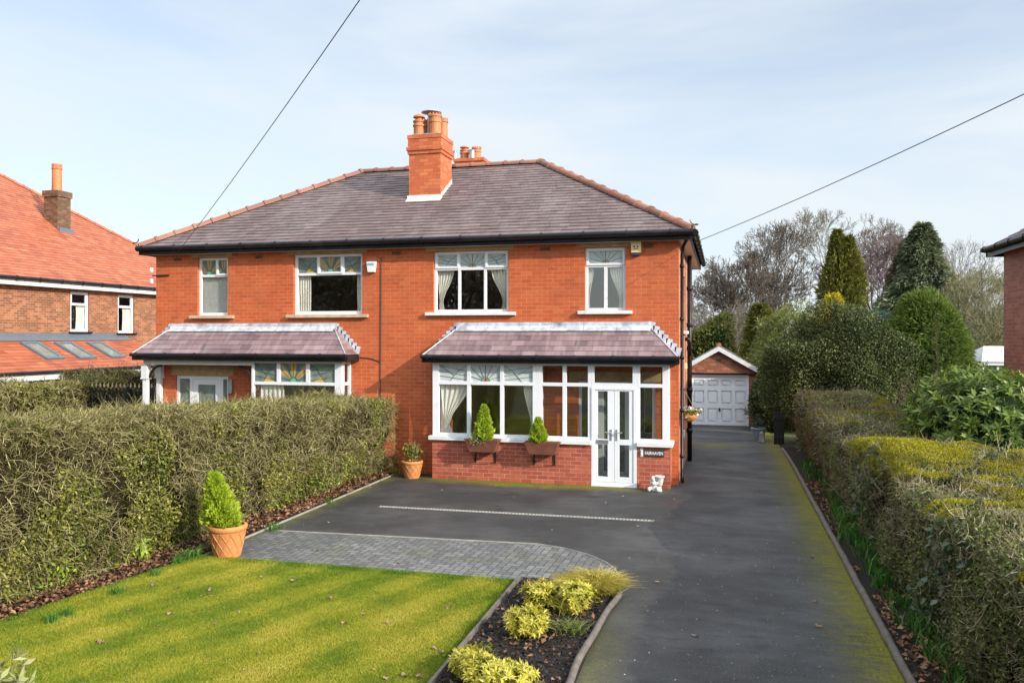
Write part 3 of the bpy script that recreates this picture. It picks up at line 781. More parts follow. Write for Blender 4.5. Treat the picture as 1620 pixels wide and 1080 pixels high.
    for q_ in gm.f:
        g1 = MB(); g1.poly([gm.v[k] for k in q_]); g1.build('green_glass', M['glass_green'], win)
    if rmn.f: rmn.build('red_glass', M['red_glass'], win)
    if sill:
        s = MB(**fr_); s.box(x0 - sill_over, x1 + sill_over, -inset - 0.01, sill_out, z0 - sill_h - 0.002, z0 - 0.002)
        s.build('sill', M[sillmat], win, bevel=0.006)
    for (a, b, lo, hi, tie) in curtains:
        # pleated drape; tie = 0 hangs straight, +-1 is drawn to the low outer corner
        nu, nv = 44, 26; V = []
        for j in range(nv):
            tt = j / (nv - 1)
            for i in range(nu):
                s_ = i / (nu - 1)
                wv = 0.022 * math.sin(s_ * 34 + 0.6 * math.sin(tt * 5)) + 0.01 * math.sin(s_ * 71 + tt * 3)
                xx = a + (b - a) * s_
                if tie:
                    q = math.sin(min(tt * 1.25, 1) * math.pi / 2) ** 2 if tt < 0.8 else 1 - (tt - 0.8) * 0.9
                    target = a + (b - a) * (0.10 + 0.22 * s_) if tie < 0 else b - (b - a) * (0.10 + 0.22 * (1 - s_))
                    xx = xx * (1 - q) + target * q
                V.append(mb.P((xx, -inset - depth - 0.045 + wv, hi - (hi - lo) * tt)))
        Fc = [(j * nu + i, j * nu + i + 1, (j + 1) * nu + i + 1, (j + 1) * nu + i) for j in range(nv - 1) for i in range(nu - 1)]
        build_np('curtain', np.array(V), np.array(Fc), M['curtain'], win, smooth=True)
    if blind:
        bb = MB(**fr_); a, b, lo, hi = blind
        nsl = int((hi - lo) / 0.035)
        for k in range(nsl): bb.poly([(a, -inset - .10, lo + k * 0.035), (b, -inset - .10, lo + k * 0.035), (b, -inset - .088, lo + k * 0.035 + 0.034), (a, -inset - .088, lo + k * 0.035 + 0.034)])
        bb.build('blind', M['blind'], win)
    return win

def Z_(u, v, Y=YW): return PY(u, v, Y)[2]
# upper left, small
r = UPW[0]; zt = Z_(336, 436); xm = xu(340)
window(house, FRONT, r, [(r[0] + .06, xm - .03, zt + .03, r[3] - .06, 'l'), (xm + .045, r[1] - .06, zt + .045, r[3] - .06, 'l'), (r[0] + .06, r[1] - .06, r[2] + .07, zt - .03, 'c')], sill=1, sillmat='stone_sill', lead_style='dark', blind=(r[0] + .02, r[1] - .02, r[2] + .05, zt), sash=[(xm, r[1] - .02, zt + .005, r[3] - .02)], sill_over=.18)
r = UPW[1]; zt = Z_(518, 433); xa, xb = xu(500.5), xu(540)
window(house, FRONT, r, [(r[0] + .07, xa - .03, zt + .03, r[3] - .07, 'l', 'fanl'), (xa + .05, xb - .05, zt + .05, r[3] - .07, 'l'), (xb + .03, r[1] - .07, zt + .03, r[3] - .07, 'l', 'fanr'), (r[0] + .07, r[1] - .07, r[2] + .08, zt - .03, 'c')], sill=1, sillmat='stone_sill', lead_style='dark', curtains=[(r[0] + .03, r[0] + .36, r[2], zt, 0), (r[1] - .2, r[1] - .02, r[2], zt, 0)], sash=[(xa, xb, zt, r[3] - .02)], sill_over=.16)
r = UPW[2]; zt = Z_(745, 424.5); xa, xb = xu(725), xu(766)
window(house, FRONT, r, [(r[0] + .08, xa - .06, zt + .06, r[3] - .08, 'l', 'fanl'), (xa + .02, xb - .02, zt + .03, r[3] - .06, 'l'), (xb + .06, r[1] - .08, zt + .06, r[3] - .08, 'l', 'fanr'), (r[0] + .06, xa - .03, r[2] + .06, zt - .03, 'c'), (xa + .03, xb - .03, r[2] + .06, zt - .03, 'c'), (xb + .03, r[1] - .06, r[2] + .06, zt - .03, 'c')], sill=1, curtains=[(r[0] + .05, r[0] + .44, r[2], zt, -1), (r[1] - .44, r[1] - .05, r[2], zt, 1)], sash=[(r[0] + .025, xa - .005, zt + .01, r[3] - .02), (xb + .005, r[1] - .025, zt + .01, r[3] - .02)], sill_over=.17)
r = UPW[3]; zt = Z_(957, 420); xm = xu(957.3)
window(house, FRONT, r, [(r[0] + .08, r[1] - .08, zt + .06, r[3] - .08, 'l'), (r[0] + .06, xm - .035, r[2] + .06, zt - .03, 'c'), (xm + .035, r[1] - .06, r[2] + .06, zt - .03, 'c')], sill=1, curtains=[(r[0] + .03, r[0] + .17, r[2], zt, -1), (r[1] - .36, r[1] - .05, r[2], zt, 1)], sash=[(r[0] + .025, r[1] - .025, zt + .01, r[3] - .02)], sill_over=.14)
SIDE = dict(O=(XR, 0, 0), U=(0, 1, 0), N=(1, 0, 0))
for r in sideW: window(house, SIDE, r, [(r[0] + .06, r[1] - .06, r[2] + .06, r[3] - .06, 'c')], sill=1)

# ---- main roof: deck, slates, ridge tiles, eaves
def clip_poly(poly, a, b):
    """keep the side left of a->b"""
    out = []
    for i in range(len(poly)):
        p, q = poly[i], poly[(i + 1) % len(poly)]
        f = lambda s: (b[0] - a[0]) * (s[1] - a[1]) - (b[1] - a[1]) * (s[0] - a[0])
        fp, fq = f(p), f(q)
        if fp >= 0: out.append(p)
        if fp * fq < 0:
            t = fp / (fp - fq); out.append((p[0] + (q[0] - p[0]) * t, p[1] + (q[1] - p[1]) * t))
    return out
def tiles(mb, corners, w, gauge, thick, seed, over=1.25, stag=0.5, jit=0.0, lo=0.0, hi=1.0, sig=.22):
    """lay overlapping slates on the planar polygon `corners` (first edge is the eave, counter-clockwise from outside)"""
    C_ = [np.array(c, float) for c in corners]; r = rng_(seed)
    u = C_[1] - C_[0]; u /= np.linalg.norm(u)
    n = np.cross(u, C_[-1] - C_[0]); n /= np.linalg.norm(n)
    s = np.cross(n, u)
    P2 = [((c - C_[0]) @ u, (c - C_[0]) @ s) for c in C_]
    us = [p[0] for p in P2]; smax = max(p[1] for p in P2)
    row = 0; sv = 0.0
    while sv < smax:
        x = min(us) - w * (stag * (row % 2)) - w * r.random() * 0.1
        rowt = r.normal(0, 0.05)
        while x < max(us):
            ww = w * (1 + r.normal(0, 0.04))
            rect = [(x + .002, sv), (x + ww - .002, sv), (x + ww - .002, sv + gauge * over), (x + .002, sv + gauge * over)]
            for i in range(len(P2)):
                if len(rect) < 3: break
                rect = clip_poly(rect, P2[i], P2[(i + 1) % len(P2)])
            if len(rect) >= 3:
                tn = min(hi, max(lo, 0.5 + rowt + r.normal(0, sig)))
                dj = r.normal(0, jit)
                q = lambda p, h: C_[0] + u * p[0] + s * p[1] + n * h
                hgt = lambda p: 0.004 + thick * (1 - (p[1] - sv) / (gauge * over)) + dj
                mb.poly([q(p, hgt(p)) for p in rect], tn)
                low = [p for p in rect if abs(p[1] - sv) < 1e-6]
                if len(low) == 2:
                    a, b = sorted(low, key=lambda p: p[0])
                    mb.poly([q(a, 0.0), q(b, 0.0), q(b, hgt(b)), q(a, hgt(a))], tn)
            x += ww
        sv += gauge; row += 1
def half_tiles(mb, a, b, rad, L, seed, n=8):
    """half round ridge or hip tiles from a to b, each with a collar at its upper end"""
    a, b = np.array(a, float), np.array(b, float); d = b - a; T = np.linalg.norm(d); d /= T; r = rng_(seed)
    s = np.cross(d, [0, 0, 1.0]); s /= np.linalg.norm(s); u = np.cross(s, d)
    k = max(1, int(round(T / L)))
    for i in range(k):
        tn = min(1, max(0, r.normal(0.5, 0.25)))
        for (t0, t1, rr) in ((i / k, (i + 0.88) / k, rad), ((i + 0.86) / k, (i + 1.0) / k, rad * 1.22)):
            p0, p1 = a + d * T * t0, a + d * T * t1
            ring = [(math.cos(math.pi * j / n), math.sin(math.pi * j / n)) for j in range(n + 1)]
            for j in range(n):
                (c0, s0), (c1, s1) = ring[j], ring[j + 1]
                mb.poly([p0 + (s * c0 + u * s0) * rr, p0 + (s * c1 + u * s1) * rr, p1 + (s * c1 + u * s1) * rr, p1 + (s * c0 + u * s0) * rr], tn)
            mb.poly([p0 + (s * c + u * q) * rr for c, q in ring][::-1], tn); mb.poly([p1 + (s * c + u * q) * rr for c, q in ring], tn)
OV = 0.28
ex0, ex1, ey0, ey1 = XL - OV, XR + OV, YE, 2 * YR - YE
HD = YR - YE
A, B, C, D = (ex0, ey0, ZE), (ex1, ey0, ZE), (ex1, ey1, ZE), (ex0, ey1, ZE)
R0, R1 = (ex0 + HD, YR, ZR), (ex1 - HD, YR, ZR)
dk = MB()
for q in ([A, B, R1, R0], [B, C, R1], [C, D, R0, R1], [D, A, R0], [D, C, B, A]): dk.poly(q, 0.3)
tiles(dk, [A, B, R1, R0], 0.225, 0.180, 0.020, 5, jit=0.0015, sig=.13)
tiles(dk, [B, C, R1], 0.30, 0.215, 0.014, 6)
tiles(dk, [D, A, R0], 0.30, 0.215, 0.014, 7)
roof = dk.build('roof', M['slate'], house)
up = lambda p, z: (p[0], p[1], p[2] + z)
for k, (a, b) in enumerate(((A, R0), (B, R1), (R0, R1), (C, R1), (D, R0))):
    hb = MB(); half_tiles(hb, up(a, 0.0), up(b, 0.0), 0.105, 0.46, 20 + k); hb.build('ridge_tiles', M['ridge_clay'], roof)
def gutter_run(parent, pts, r=0.065, fascia=0.17, inward=(0, 1), clips=0.9):
    """half round gutter with clips in front of a fascia board"""
    a, b = np.array(pts[0], float), np.array(pts[1], float)
    d = unit(b - a); iw = np.array([inward[0], inward[1], 0.0])
    g = MB(); g.tube([a - iw * r * 0.9, b - iw * r * 0.9], r, 10)
    T = np.linalg.norm(b - a)
    for k in range(int(T / clips) + 1):
        p = a + d * min(T - 0.02, 0.15 + k * clips) - iw * r * 0.9
        g.tube([p - d * 0.02, p + d * 0.02], r * 1.22, 10)
    gut = g.build('gutter', M['black_gloss'], parent, smooth=False)
    f = MB(); f.bar(a + iw * 0.03 - np.array([0, 0, fascia / 2]), b + iw * 0.03 - np.array([0, 0, fascia / 2]), 0.03, fascia)
    f.build('fascia', M['black_gloss'], gut)
    return gut
zg = ZE - 0.045
gutter_run(house, [(ex0 - .03, YE - 0.0, zg), (ex1 + .03, YE - 0.0, zg)], fascia=0.15)
gutter_run(house, [(ex1, YE, zg), (ex1, ey1, zg)], inward=(-1, 0), fascia=0.15)
gutter_run(house, [(ex0, YE, zg), (ex0, ey1, zg)], inward=(1, 0), fascia=0.15)
sf = MB(); sf.box(ex0 + .05, ex1 - .05, YE + .045, YW - 0.001, 5.055, 5.07); sf.box(XR + 0.001, ex1 - .05, YW, ey1, 5.055, 5.07)
sf.build('soffit', M['white_paint'], house)
for (x, s) in ((ex0, -1), (ex1, 1)):                              # curled iron hip hooks
    h = MB(); pts = []
    for k in range(14):
        t = k / 13; an = t * 4.6; pts.append((x + s * (0.04 + 0.10 * math.sin(an) * (1 - .3 * t)), YE - 0.06, ZE + 0.04 + 0.16 * t + 0.05 * math.cos(an)))
    h.tube(pts, 0.012, 6); h.build('hip_hook', M['black_iron'], house)

# ---- chimneys
def pot(parent, c, h, r, style, mat='pot_clay'):
    m = MB()
    if style == 'cap':
        m.lathe([(r, 0), (r * 1.0, h * .42), (r * 1.15, h * .45), (r * 1.15, h * .52), (r * .98, h * .55), (r * .98, h * .62), (r * 1.13, h * .64), (r * 1.13, h * .70), (r * .72, h * .74), (r * .62, h * .83), (r * 1.12, h * .85), (r * 1.0, h * .92), (r * .4, h), (0.01, h)], c, 18)
    elif style == 'roll':
        m.lathe([(r * .95, 0), (r * 1.0, h * .6), (r * 1.12, h * .62), (r * 1.12, h * .68), (r * 1.0, h * .7), (r * 1.02, h * .86), (r * 1.15, h * .88), (r * 1.15, h * .96), (r * .9, h), (r * .7, h), (r * .65, h * .9), (0.01, h * .9)], c, 18)
        for k in range(12):
            an = k * math.pi / 6; m.lathe([(0.015, 0), (0.02, 0.02), (0.014, 0.04)], (c[0] + math.cos(an) * r * 1.06, c[1] + math.sin(an) * r * 1.06, c[2] + h * .96), 6)
    elif style == 'tall':
        m.lathe([(r * 1.0, 0), (r * .92, h * .8), (r * 1.05, h * .82), (r * 1.05, h * .86), (r * .95, h * .88), (r * 1.02, h), (r * .75, h), (r * .7, h * .9), (0.01, h * .9)], c, 18)
    elif style == 'cowl':
        m.lathe([(r * .5, 0), (r * .5, h * .82), (r * .55, h * .82), (r * .3, h * .86), (r * 1.35, h * .92), (r * 1.3, h * .95), (r * .5, h), (.01, h)], c, 18)
    return m.build('chimney_pot', M[mat], parent, smooth=False)
c0 = PY(647, 316, 19.03); c1 = PY(697, 316, 19.03)
cx0, cx1, cy0, cy1 = c0[0], c1[0], 19.03, 19.88
cz0 = ZE + SL * (cy0 - YE); CT = PY(672, 213, cy0)[2]
cm = MB(); cm.box(cx0, cx1, cy0, cy1, cz0 - 0.4, CT - 0.47)
for (z0, z1, o) in ((CT - .47, CT - .385, 0.03), (CT - .385, CT - .30, 0.055), (CT - .30, CT - .09, 0.022), (CT - .09, CT, 0.035)): cm.box(cx0 - o, cx1 + o, cy0 - o, cy1 + o, z0, z1)
chim = cm.build('chimney', M['brick_chimney'], house)
fl = MB()
zs = lambda y: ZE + SL * (y - YE)
fl.box(cx0 - .04, cx1 + .04, cy0 - 0.02, cy0 - 0.002, cz0 - 0.02, cz0 + 0.10)
fl.poly([(cx0 - .04, cy0 - .16, zs(cy0 - .16) + .022), (cx1 + .04, cy0 - .16, zs(cy0 - .16) + .022), (cx1 + .04, cy0 - .003, zs(cy0) + .03), (cx0 - .04, cy0 - .003, zs(cy0) + .03)])
n_ = 9
for s, xx in ((1, cx1 + .012), (-1, cx0 - .012)):
    for k in range(n_):
        ya, yb_ = cy0 + (cy1 - cy0) * k / n_, cy0 + (cy1 - cy0) * (k + 1) / n_
        p = [(xx, ya, zs(ya) - .01), (xx, yb_, zs(yb_) - .01), (xx, yb_, zs(yb_) + .05), (xx, yb_ - 0.02, zs(yb_) + .14), (xx, ya, zs(ya) + .10)]
        fl.poly(p if s > 0 else p[::-1])
fl.build('chimney_flashing', M['mortar_fillet'], chim)
ph = PY(665, 181, cy0 + .2)[2] - CT
pot(chim, (cx0 + .19, cy0 + .2, CT), ph, .135, 'cap'); pot(chim, (cx0 + .62, cy0 + .2, CT), ph * .93, .15, 'roll')
pot(chim, (cx0 + .24, cy0 + .62, CT), ph * .9, .13, 'roll'); pot(chim, (cx0 + .66, cy0 + .64, CT), ph * .95, .14, 'tall')
pot(chim, (cx0 + .43, cy0 + .44, CT), ph * 1.25, .19, 'cowl', 'steel')
mo = MB(); mo.box(cx0 + .05, cx1 - .05, cy0 + .05, cy1 - .05, CT + .001, CT + .05); mo.build('flaunching', M['concrete'], chim, bevel=.02)
by = 23.6
b0, b1, bt = PY(719, 251, by), PY(764, 251, by), PY(742, 250, by)[2]
cm = MB(); cm.box(b0[0], b1[0], by, by + .8, 5.5, bt - .1); cm.box(b0[0] - .03, b1[0] + .03, by - .03, by + .83, bt - .1, bt)
chb = cm.build('rear_chimney', M['brick_chimney'], house)
for (u, vt, r, st, mt) in ((722, 241, .07, 'tall', 'steel'), (735, 231, .13, 'cap', 'pot_clay'), (749, 239, .09, 'tall', 'steel'), (754, 234, .13, 'roll', 'pot_clay')):
    p = PY(u, 250, by + .3); pot(chb, (p[0], by + (.3 if mt != 'steel' else .15), bt), PY(u, vt, by + .3)[2] - bt, r, st, mt)

# ---- lean-to roofs over the bays and porches
def bay_roof(x0, x1, name):
    o = 0.16; ze = 2.66; inset = 0.62; zt = 3.28; y0 = YP - 0.16
    a, b, c, d = (x0 - o, y0, ze), (x1 + o, y0, ze), (x1 + o - inset, YW - .002, zt), (x0 - o + inset, YW - .002, zt)
    e, f = (x0 - o, YW - .002, ze), (x1 + o, YW - .002, ze)
    m = MB()
    for q in ([a, b, c, d], [b, f, c], [e, a, d], [e, f, b, a], [f, e, d, c]): m.poly(q, 0.3)
    tiles(m, [a, b, c, d], 0.27, 0.155, 0.012, int(abs(x0) * 10), jit=.001); tiles(m, [b, f, c], 0.27, 0.155, 0.012, 3); tiles(m, [e, a, d], 0.27, 0.155, 0.012, 4)
    rf = m.build(name, M['slate_purple'], house)
    g = MB()
    # lead apron along the top with a folded lower edge, then stepped pieces down each side
    n_ = np.array([0, -(zt - ze), (YW - y0)]); n_ = n_ / np.linalg.norm(n_)
    sdir = np.array([0, YW - y0, zt - ze]); sdir = sdir / np.linalg.norm(sdir)
    L = x1 - x0 + 2 * o - 2 * inset; k = 6
    for i in range(k):
        xa, xb = d[0] - .05 + (L + .10) * i / k, d[0] - .05 + (L + .10) * (i + 1) / k - .006
        t0 = np.array([xa, YW - .004, zt + .10]); t1 = np.array([xb, YW - .004, zt + .10])
        m0 = np.array([xa, YW - .012, zt + .012]); m1 = np.array([xb, YW - .012, zt + .012])
        l0 = m0 - sdir * .17 + n_ * .022; l1 = m1 - sdir * .17 + n_ * .022
        g.poly([m0, m1, t1, t0]); g.poly([l0, l1, m1 + n_ * .02, m0 + n_ * .02])
    ns = 7
    for s in (-1, 1):
        for i in range(ns):
            xa = (e[0] if s < 0 else f[0]) - s * inset * i / ns; xb = (e[0] if s < 0 else f[0]) - s * inset * (i + 1) / ns
            za, zb = ze + (zt - ze) * i / ns, ze + (zt - ze) * (i + 1) / ns
            p = [(xa, YW - .005, za - .02), (xb, YW - .005, zb - .02), (xb, YW - .005, zb + .11), (xa + s * .055, YW - .005, zb + .085), (xa + s * .02, YW - .005, za + .03)]
            g.poly(p if s < 0 else p[::-1])
        hx = b if s > 0 else a; tx = c if s > 0 else d
        g.tube([np.array(hx) + n_ * .02, np.array(tx) + n_ * .014], .013, 6)
    g.build('lead_flashing', M['lead'], rf)
    gutter_run(house, [(x0 - o - .03, y0, ze - .02), (x1 + o + .03, y0, ze - .02)], r=.045, fascia=.13, clips=.8)
    for s, xx in ((-1, x0 - o), (1, x1 + o)):
        q = MB(); q.box(xx - .012, xx + .012, y0 + .048, YW - .003, ze - .15, ze - .01); q.build('fascia', M['black_gloss'], house)
    q = MB(); q.box(x0 - o + .02, x1 + o - .02, y0 + .05, YW - .004, ze - .15, ze - .135); q.build('soffit', M['black_gloss'], house)
bay_roof(L_BAY[0] - (L_BAY[0] - xu(226, YP)), L_BAY[1] + .01, 'porch_roof')
bay_roof(R_BAY[0], PLX1 - .01, 'porch_roof')

# ---- right-hand bay and porch front
PF = dict(O=(0, YP, 0), U=(1, 0, 0), N=(0, -1, 0))
ZS = Z_(820, 693, YP)                                           # top of the sill
zp = lambda u, v: PY(u, v, YP)[2]
xp = lambda u: xu(u, YP)
DX0, DX1 = xp(935.5), xp(1007.5)
pl = MB(**PF)
pl.slab(R_BAY[0], DX0, -0.1, ZS - .085, [], -.22, 0)
pl.slab(DX1, PLX1, -0.1, ZS - .085, [], -.22, 0)
pl.frame((R_BAY[0], 0, 0), (0, -1, 0), (-1, 0, 0)); pl.slab(-YW + .002, -YP - .221, -.1, ZS - .085, [], -.22, 0)
pl.frame((PLX1, 0, 0), (0, 1, 0), (1, 0, 0)); pl.slab(YP + .221, YW - .002, -.1, ZS - .085, [], -.22, 0)
pl.build('porch_wall', M['brick_plinth'], house)
vb = MB(**PF); x0, x1, z0, z1 = fr(767.6, 750.5, 783.4, 755.4, YP); vb.box(x0, x1, -.01, .004, z0, z1)
vb.build('air_brick', M['brick_plinth'], house)
sb = MB(**PF)
sb.box(R_BAY[0] - .07, DX0 - .002, -.2, .07, ZS - .084, ZS); sb.box(DX1 + .002, PLX1 + .05, -.2, .07, ZS - .084, ZS)
sb.frame(); sb.box(R_BAY[0] - .07, R_BAY[0] + .19, YP + .201, YW - .003, ZS - .084, ZS); sb.box(PLX1 - .18, PLX1 + .05, YP + .201, YW - .003, ZS - .084, ZS)
sb.build('sill', M['white_paint'], house, bevel=.006)
TOPZ = 2.515
def zl(v): return zp(800, v)
ztl, zth = zl(609.5), zl(604.0)                                 # transom bar
cells = []
for (a, b, st) in ((693.8, 738, 'fanl'), (743.8, 790.5, 'sun'), (796.3, 842.2, 'fanr')):
    cells.append((xp(a), xp(b), zth + .0, TOPZ - .055, 'l', st)); cells.append((xp(a), xp(b), ZS + .065, ztl - .0, 'c'))
window(house, PF, (R_BAY[0], xp(849), ZS + .002, TOPZ), cells, inset=.02, depth=.07, curtains=[(xp(694), xp(741), ZS + .02, ztl + .02, -1), (xp(826), xp(843), ZS + .02, ztl + .02, 1)], name='bay_window')
cells = []
for (a, b) in ((857.4, 889.5), (895.9, 929.7)):
    cells.append((xp(a), xp(b), zth, TOPZ - .055, 'c')); cells.append((xp(a), xp(b), ZS + .065, ztl, 'c'))
window(house, PF, (xp(849) + .002, DX0 - .001, ZS + .002, TOPZ), cells, inset=.02, depth=.07, gl='porch_glass', name='porch_window')
zt2 = zp(970, 608); zt2h = zp(970, 607)
cells = [(xp(939.8), xp(1000.5), zp(970, 606), TOPZ - .055, 'c')]
dz1 = zp(970, 613)
window(house, PF, (DX0, DX1, dz1 + .001, TOPZ), cells, inset=.02, depth=.07, gl='porch_glass', name='porch_window')
cells = [(xp(1012.4), xp(1047.8), zth, TOPZ - .055, 'c'), (xp(1012.4), xp(1047.8), ZS + .065, ztl, 'c')]
xc = PLX1 - .035
window(house, PF, (DX1 + .001, xc, ZS + .002, TOPZ), cells, inset=.02, depth=.07, gl='porch_glass', name='porch_window')
SP = dict(O=(xc + .02, 0, 0), U=(0, 1, 0), N=(1, 0, 0))
window(house, SP, (YP + .091, YW - .003, ZS + .002, TOPZ), [(YP + .15, YW - .06, zth, TOPZ - .055, 'c'), (YP + .15, YW - .06, ZS + .065, ztl, 'c')], inset=.02, depth=.06, gl='porch_glass', name='porch_window')
SPL = dict(O=(R_BAY[0], 0, 0), U=(0, -1, 0), N=(-1, 0, 0))
window(house, SPL, (-YW + .003, -YP - .091, ZS + .002, TOPZ), [(-YW + .06, -YP - .15, zth, TOPZ - .055, 'c'), (-YW + .06, -YP - .15, ZS + .065, ztl, 'c')], inset=.0, depth=.06, name='bay_window')
pt = MB(); pt.box(xp(849) - .02, xp(849) + .05, YP + .1, YW - .003, .02, TOPZ); pt.build('porch_partition', M['upvc'], house)
pc = MB(); pc.box(R_BAY[0] + .2, R_BAY[1] - .03, YP + .1, YW - .003, .66, .69); pc.build('window_board', M['upvc'], house)
# porch double door
drf = MB(**PF); dmid = xp(971.5)
d0, d1, dzt, dzb = DX0, DX1, dz1, .02
drf.slab(d0, d1, dzb, dzt, [(d0 + .07, d1 - .07, dzb + .06, dzt - .05)], -.09, -.0)
door = drf.build('porch_door', M['upvc'], house, bevel=.004, weld=True)
for (a, b, w0, w1) in ((d0 + .072, dmid - .003, xp(945.5), xp(961)), (dmid + .003, d1 - .072, xp(979.6), xp(995))):
    lz = [(zp(970, 695), zp(970, 619)), (zp(970, 754.5), zp(970, 703.5))]
    m = MB(**PF); m.slab(a, b, dzb + .065, dzt - .055, [(w0, w1, lz[0][0], lz[0][1]), (w0, w1, lz[1][0], lz[1][1])], -.075, -.015)
    lf = m.build('door_leaf', M['upvc'], door, bevel=.004, weld=True)
    m = MB(**PF)
    for (lo, hi) in lz: m.poly([(w0, -.045, lo), (w1, -.045, lo), (w1, -.045, hi), (w0, -.045, hi)])
    m.build('pane', M['porch_glass'], door)
for (u, s) in ((966.5, -1), (975.5, 1)):
    zz = zp(970, 684); xx = xp(u)
    m = MB(**PF); m.box(xx - .016, xx + .016, -.014, -.002, zz - .16, zz + .06)
    m.tube([(xx, -.0, zz), (xx, .045, zz), (xx + s * .12, .05, zz + .005)], .011, 8); m.build('handle', M['steel'], door)
m = MB(**PF); m.box(xp(943.5), xp(962.5), -.014, -.001, zp(970, 702), zp(970, 696)); m.build('letterbox', M['steel'], door, bevel=.003)
m = MB(**PF); m.box(d0, d1, -.1, .04, -.02, .018); m.build('threshold', M['upvc'], door)
# inner front door set in the house wall, seen through the porch glass
x0, x1, z0, z1 = hole_rdoor
xa, xb = x0 + .42, x1 - .52
window(house, FRONT, (x0, xa, .80, z1), [(x0 + .07, xa - .06, .88, z1 - .07, 'c')], inset=.03, sill=1, name='side_light')
window(house, FRONT, (xb, x1, .80, z1), [(xb + .06, x1 - .07, .88, z1 - .07, 'c')], inset=.03, sill=1, name='side_light')
q = MB(**FRONT); q.box(x0, xa, -.25, -.02, .05, .72); q.box(xb, x1, -.25, -.02, .05, .72); q.build('porch_wall', M['brick_plinth'], house)
q = MB(**FRONT); q.slab(xa + .001, xb - .001, .05, z1, [(xa + .12, xb - .12, .22, z1 - .2)], -.1, -.03); dd = q.build('front_door', M['upvc'], house, bevel=.004)
q = MB(**FRONT); q.poly([(xa + .12, -.07, .22), (xb - .12, -.07, .22), (xb - .12, -.07, z1 - .2), (xa + .12, -.07, z1 - .2)]); q.build('pane', M['leaded_dark'], dd)
q = MB(**FRONT); q.box(x0 - .2, x1 + .12, -.02, .008, z1 + .003, z1 + .2); q.build('lintel', M['stone_lintel'], house)
# ---- left-hand bay, open porch and front door
lx0, lx1 = xp(397), xp(540)
pl = MB(**PF); pl.slab(lx0, lx1, -.1, .75, [], -.22, 0); pl.frame((lx1, 0, 0), (0, 1, 0), (1, 0, 0)); pl.slab(YP + .221, YW - .002, -.1, .75, [], -.22, 0)
pl.frame((lx0, 0, 0), (0, -1, 0), (-1, 0, 0)); pl.slab(-YW + .002, -YP - .221, -.1, 2.5, [], -.22, 0)
pl.build('porch_wall', M['brick_plinth'], house)
zt = zp(470, 606.8)
cells = [(xp(a), xp(b), zt + .035, TOPZ - .06, 'l', st) for (a, b, st) in ((398.8 + 2, 436.8, 'fanl'), (442.3, 483, 'sun'), (488.8, 528.8, 'fanr'))]
cells.append((xp(401), xp(528.8), .86, zt - .035, 'c'))
window(house, PF, (lx0, lx1, .76, TOPZ), cells, inset=.02, depth=.07, lead_style='dark', curtains=[(xp(408), xp(445), .8, zt, 0)], name='bay_window')
SL2 = dict(O=(lx1, 0, 0), U=(0, 1, 0), N=(1, 0, 0))
window(house, SL2, (YP + .092, YW - .003, .76, TOPZ), [(YP + .16, YW - .06, zt + .035, TOPZ - .06, 'c'), (YP + .16, YW - .06, .86, zt - .035, 'c')], inset=.0, depth=.07, name='bay_window')
q = MB(); q.box(xp(226), lx0 - .002, YP + .02, YP + .10, 2.40, 2.513); q.build('porch_beam', M['white_paint'], house)
for (u, Y) in ((231, YP + .06), (252.5, YW - .07)):
    q = MB(); x = xu(u, Y); q.box(x - .055, x + .055, Y - .055, Y + .055, 0, 2.398); q.box(x - .085, x + .085, Y - .075, Y + .066, 2.08, 2.396); q.box(x - .1, x + .1, Y - .085, Y + .068, 2.05, 2.079)
    q.build('porch_post', M['white_paint'], house, bevel=.006)
for (xc_, s) in ((xu(231, YP) + .06, 1), (lx0 - .03, -1)):
    q = MB(); pts = [(xc_ + s * .38 * math.sin(t), YP + .06, 2.39 - .34 * (1 - math.cos(t)) - .0) for t in np.linspace(1.45, 0.15, 8)]
    pts = [(xc_ + s * .36 * (1 - math.cos(t)), YP + .06, 2.06 + .32 * math.sin(t)) for t in np.linspace(.05, 1.5, 8)]
    q.tube(pts, .03, 6); q.build('porch_bracket', M['black_gloss'], house)
x0, x1, z0, z1 = hole_ldoor; xa, xb = xp(302) , xp(345)
xa, xb = xu(303), xu(346)
q = MB(**FRONT); q.slab(x0, x1, z0, z1, [(x0 + .06, xa - .08, .25, z1 - .08), (xb + .08, x1 - .06, .25, z1 - .08), (xa, xb, .03, z1 - .08)], -.12, -.05); dd = q.build('front_door', M['upvc'], house, bevel=.004)
q = MB(**FRONT); q.slab(xa + .005, xb - .005, .03, z1 - .085, [(xa + .13, xb - .13, .5, z1 - .22)], -.11, -.06); q.build('door_leaf', M['upvc'], dd, bevel=.004)
q = MB(**FRONT)
for (a, b, c, d) in ((x0 + .06, xa - .08, .25, z1 - .08), (xb + .08, x1 - .06, .25, z1 - .08), (xa + .13, xb - .13, .5, z1 - .22)): q.poly([(a, -.09, c), (b, -.09, c), (b, -.09, d), (a, -.09, d)])
q.build('pane', M['leaded_dark'], dd)
q = MB(**FRONT); q.box(x0 - .1, x1 + .15, -.02, .008, z1 + .003, z1 + .24); q.build('lintel', M['stone_lintel'], house)
q = MB(**FRONT); xx = xu(367); q.box(xx - .05, xx + .05, 0, .09, 1.72, 1.98); q.box(xx - .03, xx + .03, .0, .06, 1.98, 2.04); q.build('porch_lantern', M['steel'], house)
